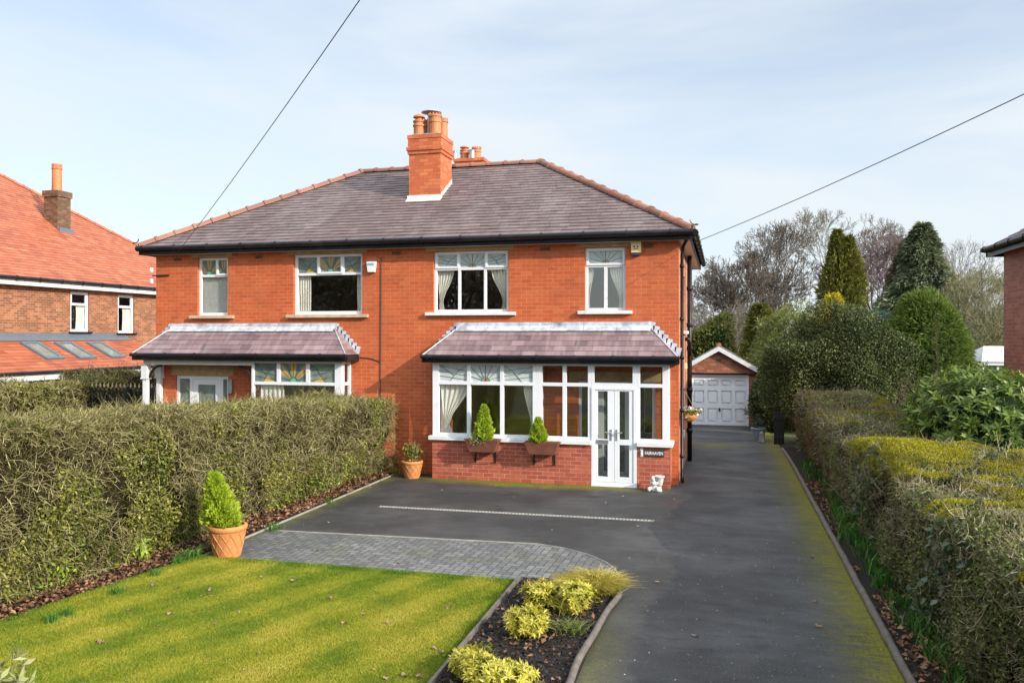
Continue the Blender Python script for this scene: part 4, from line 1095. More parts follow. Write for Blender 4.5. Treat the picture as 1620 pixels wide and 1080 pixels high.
# ---- pipes on the house
q = MB(); px_ = XR + .07
q.tube([(ex1 - .05, YE - .02, zg - .06), (XR + .1, YW + .1, zg - .25), (px_, YW + .12, zg - .42), (px_, YW + .12, .18), (px_ + .02, YW + .02, .06)], .036, 10)
for z in (.55, 1.5, 2.6, 3.4, 4.5): q.tube([(px_, YW + .12, z), (px_, YW + .12, z + .07)], .05, 10)
q.build('downpipe', M['black_gloss'], house, smooth=True)
q = MB(); py_ = 20.6; px2 = XR + .10
q.tube([(px2, py_, -.1), (px2, py_, zg - .05)], .058, 12)
for z in (.7, 1.7, 2.72, 3.3, 4.2): q.tube([(px2, py_, z), (px2, py_, z + .10)], .074, 12)
q.tube([(XR, py_ - .25, 3.0), (px2 - .03, py_ - .25, 3.0), (px2, py_ - .18, 2.92), (px2, py_ - .14, 2.6)], .05, 10)
q.build('soil_pipe', M['black_gloss'], house, smooth=True)
q = MB(); q.tube([PY(603, 407, YW - .012), PY(602.5, 480, YW - .012), PY(601.5, 620, YW - .012), PY(601.5, 700, YW - .012)], .011, 6); q.tube([PY(570, 565, YW - .012), PY(588, 567, YW - .012), PY(601, 572, YW - .012)], .011, 6)
q.build('wall_cable', M['cable'], house)
q = MB(); a = PY(247, 436, YW - .02); b = PY(267, 435, YW - .02); q.bar(a + np.array([-.1, 0, 0]), b, .03, .03); q.build('cable_bracket', M['black_iron'], house)
for dz in (-.14, .14):
    q = MB(); q.lathe([(.03, 0), (.045, .03), (.035, .05), (.045, .08), (.03, .11)], (a[0] - .13, a[1], a[2] + dz - .05), 10); q.build('insulator', M['white_plastic'], house)

# ------------------------------------------------------------------ small things fixed to the house
x0, x1, z0, z1 = fr(999, 381, 1014.4, 404.7)
t = thing('alarm_box', 'cream burglar alarm box with dark blue base under the eaves', 'alarm box', (x0, YW, z0))
m = MB(**FRONT); m.box(x0, x1, .002, .09, z0 + .06, z1); m.build('casing', M['cream_plastic'], t, bevel=.008)
m = MB(**FRONT); m.box(x0 + .02, x1 - .02, .004, .075, z0, z0 + .059); m.build('base', M['navy_plastic'], t, bevel=.008)
m = MB(**FRONT)
for k in (-1, 1): m.box((x0 + x1) / 2 + k * .035 - .018, (x0 + x1) / 2 + k * .035 + .018, .0905, .093, z1 - .15, z1 - .115)
m.box(x0 + .05, x1 - .05, .0905, .093, z1 - .18, z1 - .168); m.build('emblem', M['slate_sign'], t)
x0, x1, z0, z1 = fr(581.5, 414, 596.5, 431)
t = thing('alarm_box', 'white burglar alarm box with pale blue lens beside the wide upper window', 'alarm box', (x0, YW, z0))
m = MB(**FRONT); m.box(x0, x1, .002, .08, z0, z1, tb=.03); m.build('casing', M['white_plastic'], t, bevel=.012)
m = MB(**FRONT); m.box(x0 + .04, x1 - .04, .0805, .088, z1 - .09, z1 - .035); m.build('lens', M['blue_plastic'], t, bevel=.004)
x0, x1, z0, z1 = fr(1018.5, 711.5, 1051.0, 722, YP)
t = thing('house_sign', 'black slate house name plate reading FAIRHAVEN on the porch brickwork', 'sign', (x0, YP, z0))
m = MB(**PF); m.box(x0, x1, .002, .016, z0, z1); m.build('plate', M['slate_sign'], t, bevel=.003)
m = MB(**PF); m.box(x0 - .075, x0 - .012, .002, .014, z0 - .01, z1 + .035); m.lathe([(.018, 0), (.022, .03), (.012, .055), (.016, .075), (.004, .1)], (x0 - .043, .022, z0 + .02), 10); m.build('emblem', M['stone_white'], t, bevel=.004)
fc = bpy.data.curves.new('lettering', 'FONT'); fc.body = 'FAIRHAVEN'; fc.size = .093; fc.extrude = .002; fc.align_x = 'CENTER'; fc.align_y = 'CENTER'; fc.offset = .0015
tmp = bpy.data.objects.new('lettering_curve', fc); COL.objects.link(tmp); bpy.context.view_layer.update()
lme = bpy.data.meshes.new_from_object(tmp.evaluated_get(bpy.context.evaluated_depsgraph_get())); bpy.data.objects.remove(tmp)
fo = bpy.data.objects.new('lettering', lme); COL.objects.link(fo); fo.parent = t
fo.location = ((x1 - x0) / 2, -.0195, (z1 - z0) / 2); fo.rotation_euler = (math.pi / 2, 0, 0); lme.materials.clear(); lme.materials.append(M['white_plastic'])
_w = .345
bpy.context.view_layer.update()
_tw = max(v.co.x for v in lme.vertices) - min(v.co.x for v in lme.vertices); fo.scale = ((x1 - x0 - .05) / _tw, 1, 1)

def conifer_foliage(name, c, h, rad, n, mat, parent, seed, leaf=(.07, .028), lean=(0, 0), power=.8):
    """small upright feathery conifer as many little sprays on a cone"""
    r = rng_(seed)
    tt = r.random(n) ** 1.25; an = r.random(n) * 6.283
    prof = rad * np.minimum(1, (1 - tt) ** power * 1.0) * np.minimum(1, .55 + tt * 4)
    k = 1 + .10 * wavy(np.stack([np.cos(an) * 2, np.sin(an) * 2, tt * 6], 1), seed + 50, 1.6) + .26 * np.sin(an * 5 + tt * 13 + seed) * .6 + .18 * np.sin(an * 3 - tt * 21)
    dep = .45 + .55 * np.sqrt(r.random(n))
    P = np.stack([np.cos(an) * prof * k * dep + lean[0] * tt * h, np.sin(an) * prof * k * dep + lean[1] * tt * h, tt * h], 1) + np.array(c)
    D = np.stack([np.cos(an), np.sin(an), np.ones(n) * 1.1], 1) + r.normal(size=(n, 3)) * .45
    V, Fc = leaf_geo(P, D, rdirs(n, r), leaf[0] * (.7 + .6 * r.random(n)), leaf[1] * (.7 + .6 * r.random(n)))
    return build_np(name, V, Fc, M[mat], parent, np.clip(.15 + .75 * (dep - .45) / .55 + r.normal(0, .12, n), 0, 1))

def window_box(u0, v0, u1, v1, lab, ch, cw, seed, flowers):
    x0, x1, z0, z1 = fr(u0, v0, u1, v1, YP - .3)
    t = thing('window_box', lab, 'window box', ((x0 + x1) / 2, YP - .1, z0), 'wooden window boxes on the porch wall')
    m = MB()
    ya, yb_ = YP - .34, YP - .075
    i = len(m.v); tp = .11
    def trap(o, zt):
        return [(x0 + tp + o, ya + .05 + o, z0), (x1 - tp - o, ya + .05 + o, z0), (x1 - tp - o, yb_ - o, z0), (x0 + tp + o, yb_ - o, z0), (x0 + o, ya + o, zt), (x1 - o, ya + o, zt), (x1 - o, yb_ - o, zt), (x0 + o, yb_ - o, zt)]
    v = trap(0, z1)
    for q in ((0, 3, 2, 1), (0, 1, 5, 4), (1, 2, 6, 5), (2, 3, 7, 6), (3, 0, 4, 7)): m.poly([v[k] for k in q])
    w_ = trap(.02, z1)
    for (a, b) in ((4, 5), (5, 6), (6, 7), (7, 4)): m.poly([v[a], v[b], w_[b], w_[a]])
    zi = z1 - .03
    for (a, b) in ((4, 5), (5, 6), (6, 7), (7, 4)):
        pa, pb = w_[a], w_[b]; m.poly([(pa[0], pa[1], zi), pa, pb, (pb[0], pb[1], zi)][::-1])
    m.build('planter', M['brown_wood'], t)
    m = MB(); m.poly([(w_[k][0], w_[k][1], zi) for k in (4, 5, 6, 7)]); m.build('soil', M['compost'], t)
    for s in (.2, .8):
        xx = x0 + (x1 - x0) * s; m = MB()
        m.bar((xx, YP - .012, z0 - .002), (xx, YP - .012, z0 - .26), .03, .02); m.bar((xx, YP - .012, z0 - .012), (xx, ya + .03, z0 - .012), .028, .016)
        m.tube([(xx, YP - .02, z0 - .24), (xx, YP - .12, z0 - .17), (xx, YP - .22, z0 - .06), (xx, ya + .06, z0 - .02)], .009, 6); m.build('bracket', M['black_iron'], t)
    xc_ = x0 + (x1 - x0) * (.53 if flowers else .38)
    conifer_foliage('conifer', (xc_, YP - .2, z1 - .04), ch, cw, 5200, 'lime_conifer', t, seed, (.055, .02), power=.62)
    if flowers:
        r = rng_(seed + 9); n = 520
        P = np.array([x0 + (x1 - x0) * .40, YP - .31, z1 + .0]) + r.normal(size=(n, 3)) * np.array([.10, .03, .045])
        V, Fc = leaf_geo(P, rdirs(n, r) + np.array([0, -.5, .3]), rdirs(n, r), .04, .022)
        build_np('trailing_plant', V, Fc, M['variegated'], t, .5 + .5 * r.random(n))
    return t
window_box(735, 695, 789, 715, 'brown wooden window box with the taller lime conifer and white trailing plant', .74, .205, 1, True)
window_box(828.7, 699.5, 884.4, 719, 'brown wooden window box with the shorter lime conifer only', .52, .17, 2, False)

# terracotta pots by the hedge
def terracotta_pot(p, rtop, h, lab, name='potted_conifer', group=None, lattice=True, mat='terracotta'):
    t = thing(name, lab, 'potted plant', p, group)
    rb = rtop * .66; m = MB()
    m.lathe([(rb, 0), (rb * 1.02, .02), (rtop * .93, h * .82), (rtop * .95, h * .83), (rtop, h * .87), (rtop * 1.02, h * .93), (rtop * 1.0, h * .98), (rtop * .95, h), (rtop * .86, h), (rtop * .84, h * .9), (.01, h * .9)], p, 36)
    po = m.build('pot', M[mat], t, smooth=False)
    if lattice:
        m = MB()
        for k in range(12):
            for s in (-1, 1):
                pts = []
                for q in range(7):
                    f = q / 6; rr = rb + (rtop * .93 - rb) * f * 1.0 + .003; an = k * math.pi / 6 + s * f * .85
                    pts.append((p[0] + rr * math.cos(an), p[1] + rr * math.sin(an), p[2] + .02 + (h * .80 - .02) * f))
                m.tube(pts, .006, 5)
        m.build('lattice_pattern', M[mat], po)
    m = MB(); m.lathe([(rtop * .85, 0), (.01, .006)], (p[0], p[1], p[2] + h * .9), 24); m.build('soil', M['compost'], t)
    return t
p1 = G(360, 881); p1[2] = .02
t = terracotta_pot(p1, .265, .44, 'large terracotta pot with lattice pattern and leaning lime conifer beside the lawn')
conifer_foliage('conifer', (p1[0] - .06, p1[1], .40), .74, .235, 9000, 'lime_conifer', t, 5, (.07, .026), lean=(-.22, 0), power=.62)
p2 = G(652, 755)
t = terracotta_pot(p2, .235, .37, 'terracotta pot with a small sparse green shrub against the house wall', 'potted_shrub')
r = rng_(8); n = 420
P = np.array([p2[0], p2[1], .55]) + r.normal(size=(n, 3)) * np.array([.085, .085, .085])
V, Fc = leaf_geo(P, rdirs(n, r) + np.array([0, 0, .5]), rdirs(n, r), .07, .035); build_np('foliage', V, Fc, M['hedge_leaf'], t, r.random(n))
n = 24; P0 = np.tile(np.array([p2[0], p2[1], .34]), (n, 1)); P1 = P0 + (r.normal(size=(n, 3)) * np.array([.09, .09, .06]) + np.array([0, 0, .38]))
V, Fc = seg_geo(P0, P1, .006, .003, 4); build_np('stems', V, Fc, M['dry_twig'], t)

# stone figure holding an urn by the door
sp = G(1040, 775); sp[1] = YP - .28
t = thing('garden_statue', 'small white stone figure hugging an urn at the foot of the porch wall', 'statue', sp)
m = MB()
x, y = sp[0], sp[1]
m.lathe([(.075, 0), (.085, .03), (.075, .10), (.06, .14), (.065, .2), (.05, .225), (.01, .23)], (x - .055, y, 0), 14)
m.tube([(x - .07, y - .02, .20), (x - .075, y - .03, .25), (x - .06, y - .04, .30)], [.045, .055, .03], 10)
for dx in (-.06, .05): m.tube([(x - .05 + dx, y - .03, .07), (x - .05 + dx * 1.6, y - .12, .06), (x - .05 + dx * 1.6, y - .14, .02)], [.04, .035, .028], 8)
m.tube([(x - .1, y - .03, .18), (x - .05, y - .11, .15), (x + .03, y - .07, .18)], [.03, .026, .022], 8)
m.build('figure', M['stone_white'], t, smooth=True)
m = MB(); m.lathe([(.04, .10), (.06, .14), (.075, .22), (.085, .27), (.10, .285), (.10, .305), (.08, .305), (.07, .25), (.01, .25)], (x + .05, y + .0, 0), 16); m.lathe([(.055, 0), (.05, .03), (.035, .06), (.04, .10)], (x + .05, y, 0), 12)
m.build('urn', M['stone_white'], t, smooth=True)

# hanging basket on the side wall
hb = np.array([XR + .17, YW + .55, 0]); hb = PY(1091, 655, YW + .5)
t = thing('hanging_basket', 'round terracotta hanging basket of white pansies on the house corner', 'hanging basket', hb)
m = MB(); m.lathe([(.03, -.16), (.11, -.13), (.16, -.06), (.175, 0), (.16, 0), (.01, -.02)], hb, 20); m.build('basket', M['terracotta'], t, smooth=True)
m = MB(); top = hb + np.array([-.12, 0, .52])
for k in range(3):
    an = k * 2.09; m.tube([hb + np.array([.17 * math.cos(an), .17 * math.sin(an), 0]), top], .004, 4)
m.build('cord', M['dry_twig'], t)
m = MB(); m.bar((XR + .003, hb[1], top[2]), top + np.array([.02, 0, 0]), .02, .02); m.build('bracket', M['black_iron'], t)
r = rng_(4); n = 500; P = hb + np.array([0, 0, .05]) + r.normal(size=(n, 3)) * np.array([.10, .09, .035])
P[:120] += np.array([-.16, -.05, -.12]) + r.normal(size=(120, 3)) * np.array([.0, .0, .06])
V, Fc = leaf_geo(P, rdirs(n, r) + np.array([0, 0, .4]), rdirs(n, r), .05, .035); build_np('leaves', V, Fc, M['hedge_leaf'], t, r.random(n))
n = 90; P = hb + np.array([0, -.03, .09]) + r.normal(size=(n, 3)) * np.array([.11, .08, .03]); P[:20] += np.array([-.15, -.06, -.13])
V, Fc = leaf_geo(P, rdirs(n, r) + np.array([0, -.8, .4]), rdirs(n, r), .055, .055); build_np('flowers', V, Fc, M['petals'], t, r.random(n))
for (y, z, s, lab, mt) in ((20.2, 2.35, (.10, .14), 'small cream junction box on the side wall beside the black soil pipe', 'cream_plastic'), (18.75, .88, (.14, .16), 'white square vent cover low on the side wall', 'white_plastic')):
    m = MB(**SIDE); m.box(y - s[0], y + s[0], .001, .05, z - s[1] / 2, z + s[1] / 2); m.box(y - s[0] * .8, y + s[0] * .8, .05, .058, z - s[1] * .4, z + s[1] * .4)
    tag(m.build('wall_box', M[mt], loc=(XR, y, z), bevel=.006), lab, 'wall box')

# ------------------------------------------------------------------ garage
YG = 33.0; gz0 = gz(YG); GF = dict(O=(0, YG, 0), U=(1, 0, 0), N=(0, -1, 0))
gx1 = xu(1204, YG); gapx = xu(1137, YG); gx0 = 2 * gapx - gx1
gapz = Z_(1137, 551, YG); gez = Z_(1207, 590, YG) + .02
garage = thing('garage', 'detached brick garage with white panelled door at the end of the drive', 'garage', (gapx, YG, gz0))
gdx1 = xu(1184.5, YG); gdx0 = gdx1 - 2.2; gdz1 = Z_(1150, 593, YG)
m = MB(**GF); m.slab(gx0, gx1, gz0 - .3, gez, [(gdx0, gdx1, gz0 - .3, gdz1)], -.22, 0)
m.poly([(gx0, 0, gez), (gx1, 0, gez), (gapx, 0, gapz - .04)]); m.poly([(gx1, -.22, gez), (gx0, -.22, gez), (gapx, -.22, gapz - .04)])
m.frame((gx1, 0, 0), (0, 1, 0), (1, 0, 0)); m.slab(YG + .221, YG + 5, gz0 - .3, gez, [], -.22, 0)
m.frame((gx0, 0, 0), (0, -1, 0), (-1, 0, 0)); m.slab(-YG - 5, -YG - .221, gz0 - .3, gez, [], -.22, 0)
m.build('wall', M['brick_garage'], garage)
m = MB(); o = .2; rz = gapz + .07; ez = gez - .03
sl_ = (rz - ez) / (gx1 + o - gapx)
a, b, c, d = (gx1 + o, YG - .15, ez), (gx1 + o, YG + 5.1, ez), (gapx, YG + 5.1, rz), (gapx, YG - .15, rz)
e, f = (gx0 - o, YG + 5.1, ez), (gx0 - o, YG - .15, ez)
m.poly([a, b, c, d], .3); m.poly([e, f, d, c], .3); m.poly([f, e, b, a], .3)
tiles(m, [a, b, c, d], .25, .2, .014, 31); tiles(m, [e, f, d, c], .25, .2, .014, 32)
grf = m.build('roof', M['slate'], garage)
m = MB(); half_tiles(m, d, c, .09, .4, 33); m.build('ridge_tiles', M['ridge_clay'], grf)
m = MB()
for (pa, pb) in (((gx0 - o, ez), (gapx, rz)), ((gapx, rz), (gx1 + o, ez))):
    h = .17; y0, y1 = YG - .185, YG - .151
    q0 = [(pa[0], y0, pa[1] - h), (pb[0], y0, pb[1] - h), (pb[0], y0, pb[1] + .01), (pa[0], y0, pa[1] + .01)]
    q1 = [(x, y1, z) for (x, _, z) in q0]
    m.poly(q0); m.poly(q1[::-1])
    for k in range(4): m.poly([q0[k], q1[k], q1[(k + 1) % 4], q0[(k + 1) % 4]])
m.build('bargeboard', M['white_paint'], garage)
m = MB(**GF); m.slab(gdx0, gdx1, gz0 - .05, gdz1, [(gdx0 + .05, gdx1 - .05, gz0 - .05, gdz1 - .05)], -.1, .004); gd = m.build('door_frame', M['garage_white'], garage)
m = MB(**GF)
rows = [(Z_(1150, 667, YG), Z_(1150, 646, YG)), (Z_(1150, 638, YG), Z_(1150, 618, YG)), (Z_(1150, 610, YG), Z_(1150, 601, YG))]
pw = (gdx1 - gdx0 - .1) / 4; pan = []
for i in range(4):
    for (lo, hi) in rows: pan.append((gdx0 + .05 + pw * i + .07, gdx0 + .05 + pw * (i + 1) - .07, lo, hi))
m.slab(gdx0 + .051, gdx1 - .051, gz0 - .02, gdz1 - .051, pan, -.12, -.05)
for (x0, x1, lo, hi) in pan:
    m.box(x0 + .04, x1 - .04, -.119, -.055, lo + .04, hi - .04); m.poly([(x0, -.119, lo), (x1, -.119, lo), (x1, -.119, hi), (x0, -.119, hi)])
gdr = m.build('garage_door', M['garage_white'], garage)
m = MB(**GF); xx = (gdx0 + gdx1) / 2; zz = Z_(1150, 648, YG); m.box(xx - .035, xx + .035, -.05, -.01, zz - .06, zz + .05); m.build('handle', M['black_iron'], gdr)
x0, x1, z0, z1 = fr(1132.5, 567.5, 1140, 573, YG); m = MB(**GF); m.box(x0, x1, 0, .01, z0, z1); m.build('air_brick', M['brick_old'], garage)
q = MB(); q.tube([(gx1 + o + .03, YG - .1, ez - .06), (gx1 - .22, YG - .06, ez - .18), (gx1 - .25, YG - .05, ez - .3), (gx1 - .25, YG - .05, gz0)], .035, 8); q.build('downpipe', M['black_gloss'], garage)
q = MB(); q.tube([(gx1 + o + .05, YG - .16, ez - .05), (gx1 + o + .05, YG + 5, ez - .05)], .055, 8); q.build('gutter', M['black_gloss'], garage)
# pots in front of the garage
pp = G(1199, 678, gz(31.5)); pp[2] = gz(pp[1])
t = terracotta_pot(pp, .24, .36, 'terracotta pot with a bare brown shrub by the garage door', 'potted_shrub', lattice=False)
r = rng_(14); n = 260
P = pp + np.array([-.05, 0, .38]) + r.random((n, 3)) * 0; D = rdirs(n, r) * np.array([.75, .75, .5]) + np.array([-.1, 0, .7])
P = P + unit(D) * (r.random(n) * .55)[:, None]
V, Fc = twig_geo(P, D + r.normal(size=(n, 3)) * .5, .3, .008, r); build_np('stems', V, Fc, M['bark_purple'], t)
n = 160; P = pp + np.array([.05, 0, .62]) + r.normal(size=(n, 3)) * np.array([.16, .14, .16]); V, Fc = leaf_geo(P, rdirs(n, r), rdirs(n, r), .06, .03); build_np('foliage', V, Fc, M['olive_leaf'], t, r.random(n) * .6)
pp = G(1200, 697, gz(27.5)); pp[2] = gz(pp[1])
t = terracotta_pot(pp, .235, .40, 'blue grey planter with trailing stems near the drive end', 'potted_shrub', lattice=False, mat='grey_pot')
n = 220; P = pp + np.array([0, 0, .5]) + r.normal(size=(n, 3)) * np.array([.1, .1, .13]); V, Fc = leaf_geo(P, rdirs(n, r) + np.array([0, 0, .6]), rdirs(n, r), .07, .025); build_np('foliage', V, Fc, M['ivy_leaf'], t, r.random(n))
pp = G(1205, 701, gz(26.5)); pp[2] = gz(pp[1])
t = thing('stone_ornament', 'small dark mossy stone ornament in front of the blue grey planter', 'ornament', pp)
m = MB(); m.lathe([(.10, 0), (.11, .04), (.07, .08), (.09, .16), (.06, .22), (.075, .27), (.05, .33), (.01, .35)], pp, 14); m.build('body', M['concrete'], t, smooth=True)
# black gate leaf folded back against the end of the hedge
gp = G(1232, 700, gz(24.6))
t = thing('garden_gate', 'black boarded gate folded open against the far end of the hedge', 'gate', (gp[0], gp[1], gz(24.6)))
m = MB()
zb = gz(24.4)
for k in range(3): m.box(1.44 + k * .095, 1.53 + k * .095, 24.7, 24.73, zb + .06, zb + 1.0)
m.build('board', M['black_iron'], t)
m = MB()
for z in (.2, .8): m.box(1.44, 1.72, 24.66, 24.698, zb + z, zb + z + .09)
m.build('rail', M['black_iron'], t)

# ------------------------------------------------------------------ ground details
m = MB(); dA, dB = G(600, 801), G(1035, 824)
d_ = unit(dB - dA); L = np.linalg.norm(dB - dA); s_ = np.array([-d_[1], d_[0], 0])
drain = thing('drain_channel', 'long narrow metal drain channel crossing the tarmac in front of the porch', 'drain', tuple(dA))
m = MB(); m.bar(dA + np.array([0, 0, .0005]), dB + np.array([0, 0, .0005]), .10, .006); m.build('channel', M['black_iron'], drain)
m = MB()
for k in (-1, 1): m.bar(dA + s_ * .044 * k + np.array([0, 0, .005]), dB + s_ * .044 * k + np.array([0, 0, .005]), .011, .008)
nk = int(L / .06)
for k in range(nk):
    p = dA + d_ * (k + .5) * .06 + np.array([0, 0, .005]); m.bar(p - s_ * .042, p + s_ * .042, .026, .007)
m.build('grating', M['galvanised'], drain)
def log_edge(name, pts, rad, lab, cat, seed, mat='log'):
    r = rng_(seed); P = []
    for i in range(len(pts) - 1):
        a, b = np.array(pts[i]), np.array(pts[i + 1]); k = max(2, int(np.linalg.norm(b - a) / .25))
        for j in range(k): P.append(a + (b - a) * j / k + r.normal(size=3) * np.array([.004, .004, .004]))
    P.append(np.array(pts[-1])); m = MB(); m.tube(P, [rad * (1 + r.normal(0, .04)) for _ in P], 9)
    return tag(m.build(name, M[mat], loc=tuple(P[0]), smooth=True), lab, cat)
log_edge('kerb_edging', [(1.62, y, gz(y) + .03) for y in (3, 6, 9, 12, 15, 18, 20, 22, 23.9)], .043, 'long rounded grey edging running along the right side of the drive', 'edging', 1)
log_edge('log_edging', [(-1.27, 3.2, .055), (-1.29, 6.0, .055), (-1.30, 7.6, .06), (-1.25, 8.8, .055), (-1.17, 9.6, .055), (-1.24, 9.95, .05)], .036, 'rounded log edging between the flower bed and the drive', 'edging', 2)
m = MB(); m.box(-2.485, -2.452, 3.0, 9.95, -.02, .085); tag(m.build('timber_edging', M['log'], loc=(-2.47, 9.9, 0)), 'thin timber board edging between the lawn and the flower bed', 'edging')
m = MB(); pts = [(-7.0, 11.56, .008)] + [(p[0], p[1], .008) for p in CURVE] + [(-1.2, 10.2, .008)]
m.tube([np.array(p) for p in pts], .014, 6); tag(m.build('paving_edging', M['concrete'], loc=(-4, 11.6, 0)), 'thin pale concrete edging curving round the block paving', 'edging')
m = MB(); m.tube([(-7.05, 9.9, .008), (-7.05, 13, .008), (-7.06, 16.9, .008)], .022, 6); tag(m.build('border_edging', M['concrete'], loc=(-7.05, 12, 0)), 'low mossy edging between the left hedge border and the drive', 'edging')

# ------------------------------------------------------------------ hedges
def hedge(name, lab, x0, x1, y0, y1, top, seed, ntwig, nleaf, twmat='twigs', leafmat='hedge_leaf', tw=(.16, .005), leafs=(.045, .028), rough=.07, ivy=0, moss=0, sides=('x1', 'top', 'y1'), base=lambda y: 0.0, lf_clump=.25, bow=lambda y: 0.0 * y, under=.12, far=1.35, round_=.18, toprough=.05):
    """clipped hedge: solid near-black core, a shell of twigs and of leaves"""
    r = rng_(seed)
    t = thing(name, lab, 'hedge', ((x0 + x1) / 2, (y0 + y1) / 2, 0))
    def shell(n, dmax, power=1.5):
        hav = 1.6
        areas = {'x0': (y1 - y0) * hav, 'x1': (y1 - y0) * hav, 'top': (y1 - y0) * (x1 - x0), 'y1': (x1 - x0) * hav, 'y0': (x1 - x0) * hav}
        tot = sum(areas[s] for s in sides); Ps, Ns = [], []
        for s in sides:
            k = int(n * areas[s] / tot); dp = dmax * r.random(k) ** power
            if s in ('x0', 'x1', 'top'):
                # nearer parts of the hedge are larger in the picture: sample them more densely
                q = r.random(k); y = y0 + (y1 - y0) * q ** far
            if s in ('x0', 'x1'):
                tz = np.array([top(a) for a in y]); b = np.array([base(a) for a in y]); z = b + (tz - b) * r.random(k)
                sg = 1 if s == 'x1' else -1
                x = np.full(k, x1 if s == 'x1' else x0) - sg * dp
                # round the shoulder
                sh = np.clip((z - (tz - round_)) / round_, 0, 1); x -= sg * sh ** 2 * round_ * .7
                x -= sg * under * np.clip(1 - (z - b) / (tz - b) * 1.6, 0, 1) ** 1.5
                P = np.stack([x, y, z], 1); Nn = np.tile([sg, 0, .15], (k, 1))
                P[:, 0] += sg * rough * wavy(P, seed + 1, 2.2)
            elif s == 'top':
                x = x0 + (x1 - x0) * r.random(k); tz = np.array([top(a) for a in y])
                P = np.stack([x, y, tz - dp], 1); Nn = np.tile([0, 0, 1.0], (k, 1)); P[:, 2] += toprough * wavy(P, seed + 2, 1.7) + toprough * .4 * wavy(P, seed + 4, 5.0) - np.clip((round_ - np.minimum(x - x0, x1 - x)) / round_, 0, 1) ** 2 * round_ * .5
            else:
                x = x0 + (x1 - x0) * r.random(k); yy = y1 if s == 'y1' else y0; sg = 1 if s == 'y1' else -1
                z = top(yy) * r.random(k); P = np.stack([x, np.full(k, yy) - sg * dp, z], 1); Nn = np.tile([0, sg, .1], (k, 1)); P[:, 1] += sg * rough * wavy(P, seed + 3, 2.0)
            P[:, 0] += bow(P[:, 1]) * np.clip((P[:, 0] - x0) / (x1 - x0), 0, 1)
            Ps.append(P); Ns.append(Nn)
        return np.concatenate(Ps), np.concatenate(Ns)
    # core: solid body, its near-black colour stands in for shade between twigs
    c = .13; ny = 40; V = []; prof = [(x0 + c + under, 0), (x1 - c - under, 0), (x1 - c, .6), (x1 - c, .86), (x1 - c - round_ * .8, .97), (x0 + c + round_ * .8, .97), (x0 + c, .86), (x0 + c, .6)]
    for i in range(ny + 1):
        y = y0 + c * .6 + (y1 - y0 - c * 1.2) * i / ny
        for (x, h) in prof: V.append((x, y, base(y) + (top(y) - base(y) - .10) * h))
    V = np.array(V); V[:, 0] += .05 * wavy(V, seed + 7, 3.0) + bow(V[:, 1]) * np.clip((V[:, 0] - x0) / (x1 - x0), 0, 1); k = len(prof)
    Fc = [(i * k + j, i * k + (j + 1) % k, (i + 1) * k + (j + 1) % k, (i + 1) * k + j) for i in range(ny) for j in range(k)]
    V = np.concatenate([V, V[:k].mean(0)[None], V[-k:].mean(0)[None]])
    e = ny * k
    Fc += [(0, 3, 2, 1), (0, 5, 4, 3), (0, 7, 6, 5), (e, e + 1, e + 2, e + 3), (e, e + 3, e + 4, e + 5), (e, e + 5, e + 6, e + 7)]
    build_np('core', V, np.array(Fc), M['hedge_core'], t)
    P, Nn = shell(ntwig, .26)
    gp_ = wavy(P, seed + 11, 3.2) + .8 * wavy(P, seed + 12, 8.0); kp = gp_ > -1.1 + .5 * r.normal(size=len(P)); P, Nn = P[kp], Nn[kp]
    D = rdirs(len(P), r) + Nn * .35 + np.array([0, 0, .25])
    V, Fc = twig_geo(P - unit(D) * .06, D, tw[0] * (.45 + .8 * r.random(len(P)) + 1.1 * (r.random(len(P)) < .06)), tw[1] * (.6 + .7 * r.random(len(P))), r)
    tn = np.clip(r.normal(.47, .33, len(P)), 0, 1)
    build_np('twigs', V, Fc, M[twmat], t, np.tile(np.tile(tn, 3), 3))
    P, Nn = shell(nleaf * 2, .10)
    cl = wavy(P, seed + 5, 2.6) + .5 * wavy(P, seed + 6, 7.0)
    P, Nn = P[cl > lf_clump], Nn[cl > lf_clump]
    V, Fc = leaf_geo(P, rdirs(len(P), r) + Nn * .5, rdirs(len(P), r) * .7 + Nn, leafs[0] * (.6 + .8 * r.random(len(P))), leafs[1] * (.6 + .8 * r.random(len(P))))
    build_np('leaves', V, Fc, M[leafmat], t, np.clip(.47 + .25 * wavy(P, seed + 8, 3.5) + r.normal(0, .3, len(P)), 0, 1))
    return t, shell, r
ltop = lambda y: 1.72 + .05 * (16.8 - y) + .03 * math.sin(y * 2.1)
hl, shell_l, rl = hedge('hedge', 'tall clipped hedge of bare olive twigs on the left side of the lawn', -8.55, -7.46, 3.5, 16.95, ltop, 41, 62000, 60000, sides=('x1', 'top', 'y1'), tw=(.19, .0046), leafs=(.042, .028), lf_clump=.12, under=.32, bow=lambda y: .46 * np.clip((y - 8.5) / 8, 0, 1) ** 1.3)
rtop_ = lambda y: 1.45 + .05 * math.sin(y * 1.15 + .5) + .03 * math.sin(y * 3.3) + (.08 if y > 21.5 else 0) - .0 * y
hr, shell_r, rr_ = hedge('hedge', 'mossy clipped hedge running along the right side of the drive', 2.02, 3.95, 3.2, 24.6, rtop_, 52, 70000, 66000, twmat='twigs_dark', leafmat='olive_leaf', sides=('x0', 'top', 'y1'), tw=(.15, .0048), leafs=(.036, .025), base=lambda y: gz(y), rough=.09, lf_clump=-.1, far=1.2, under=.10, round_=.24, toprough=.055)
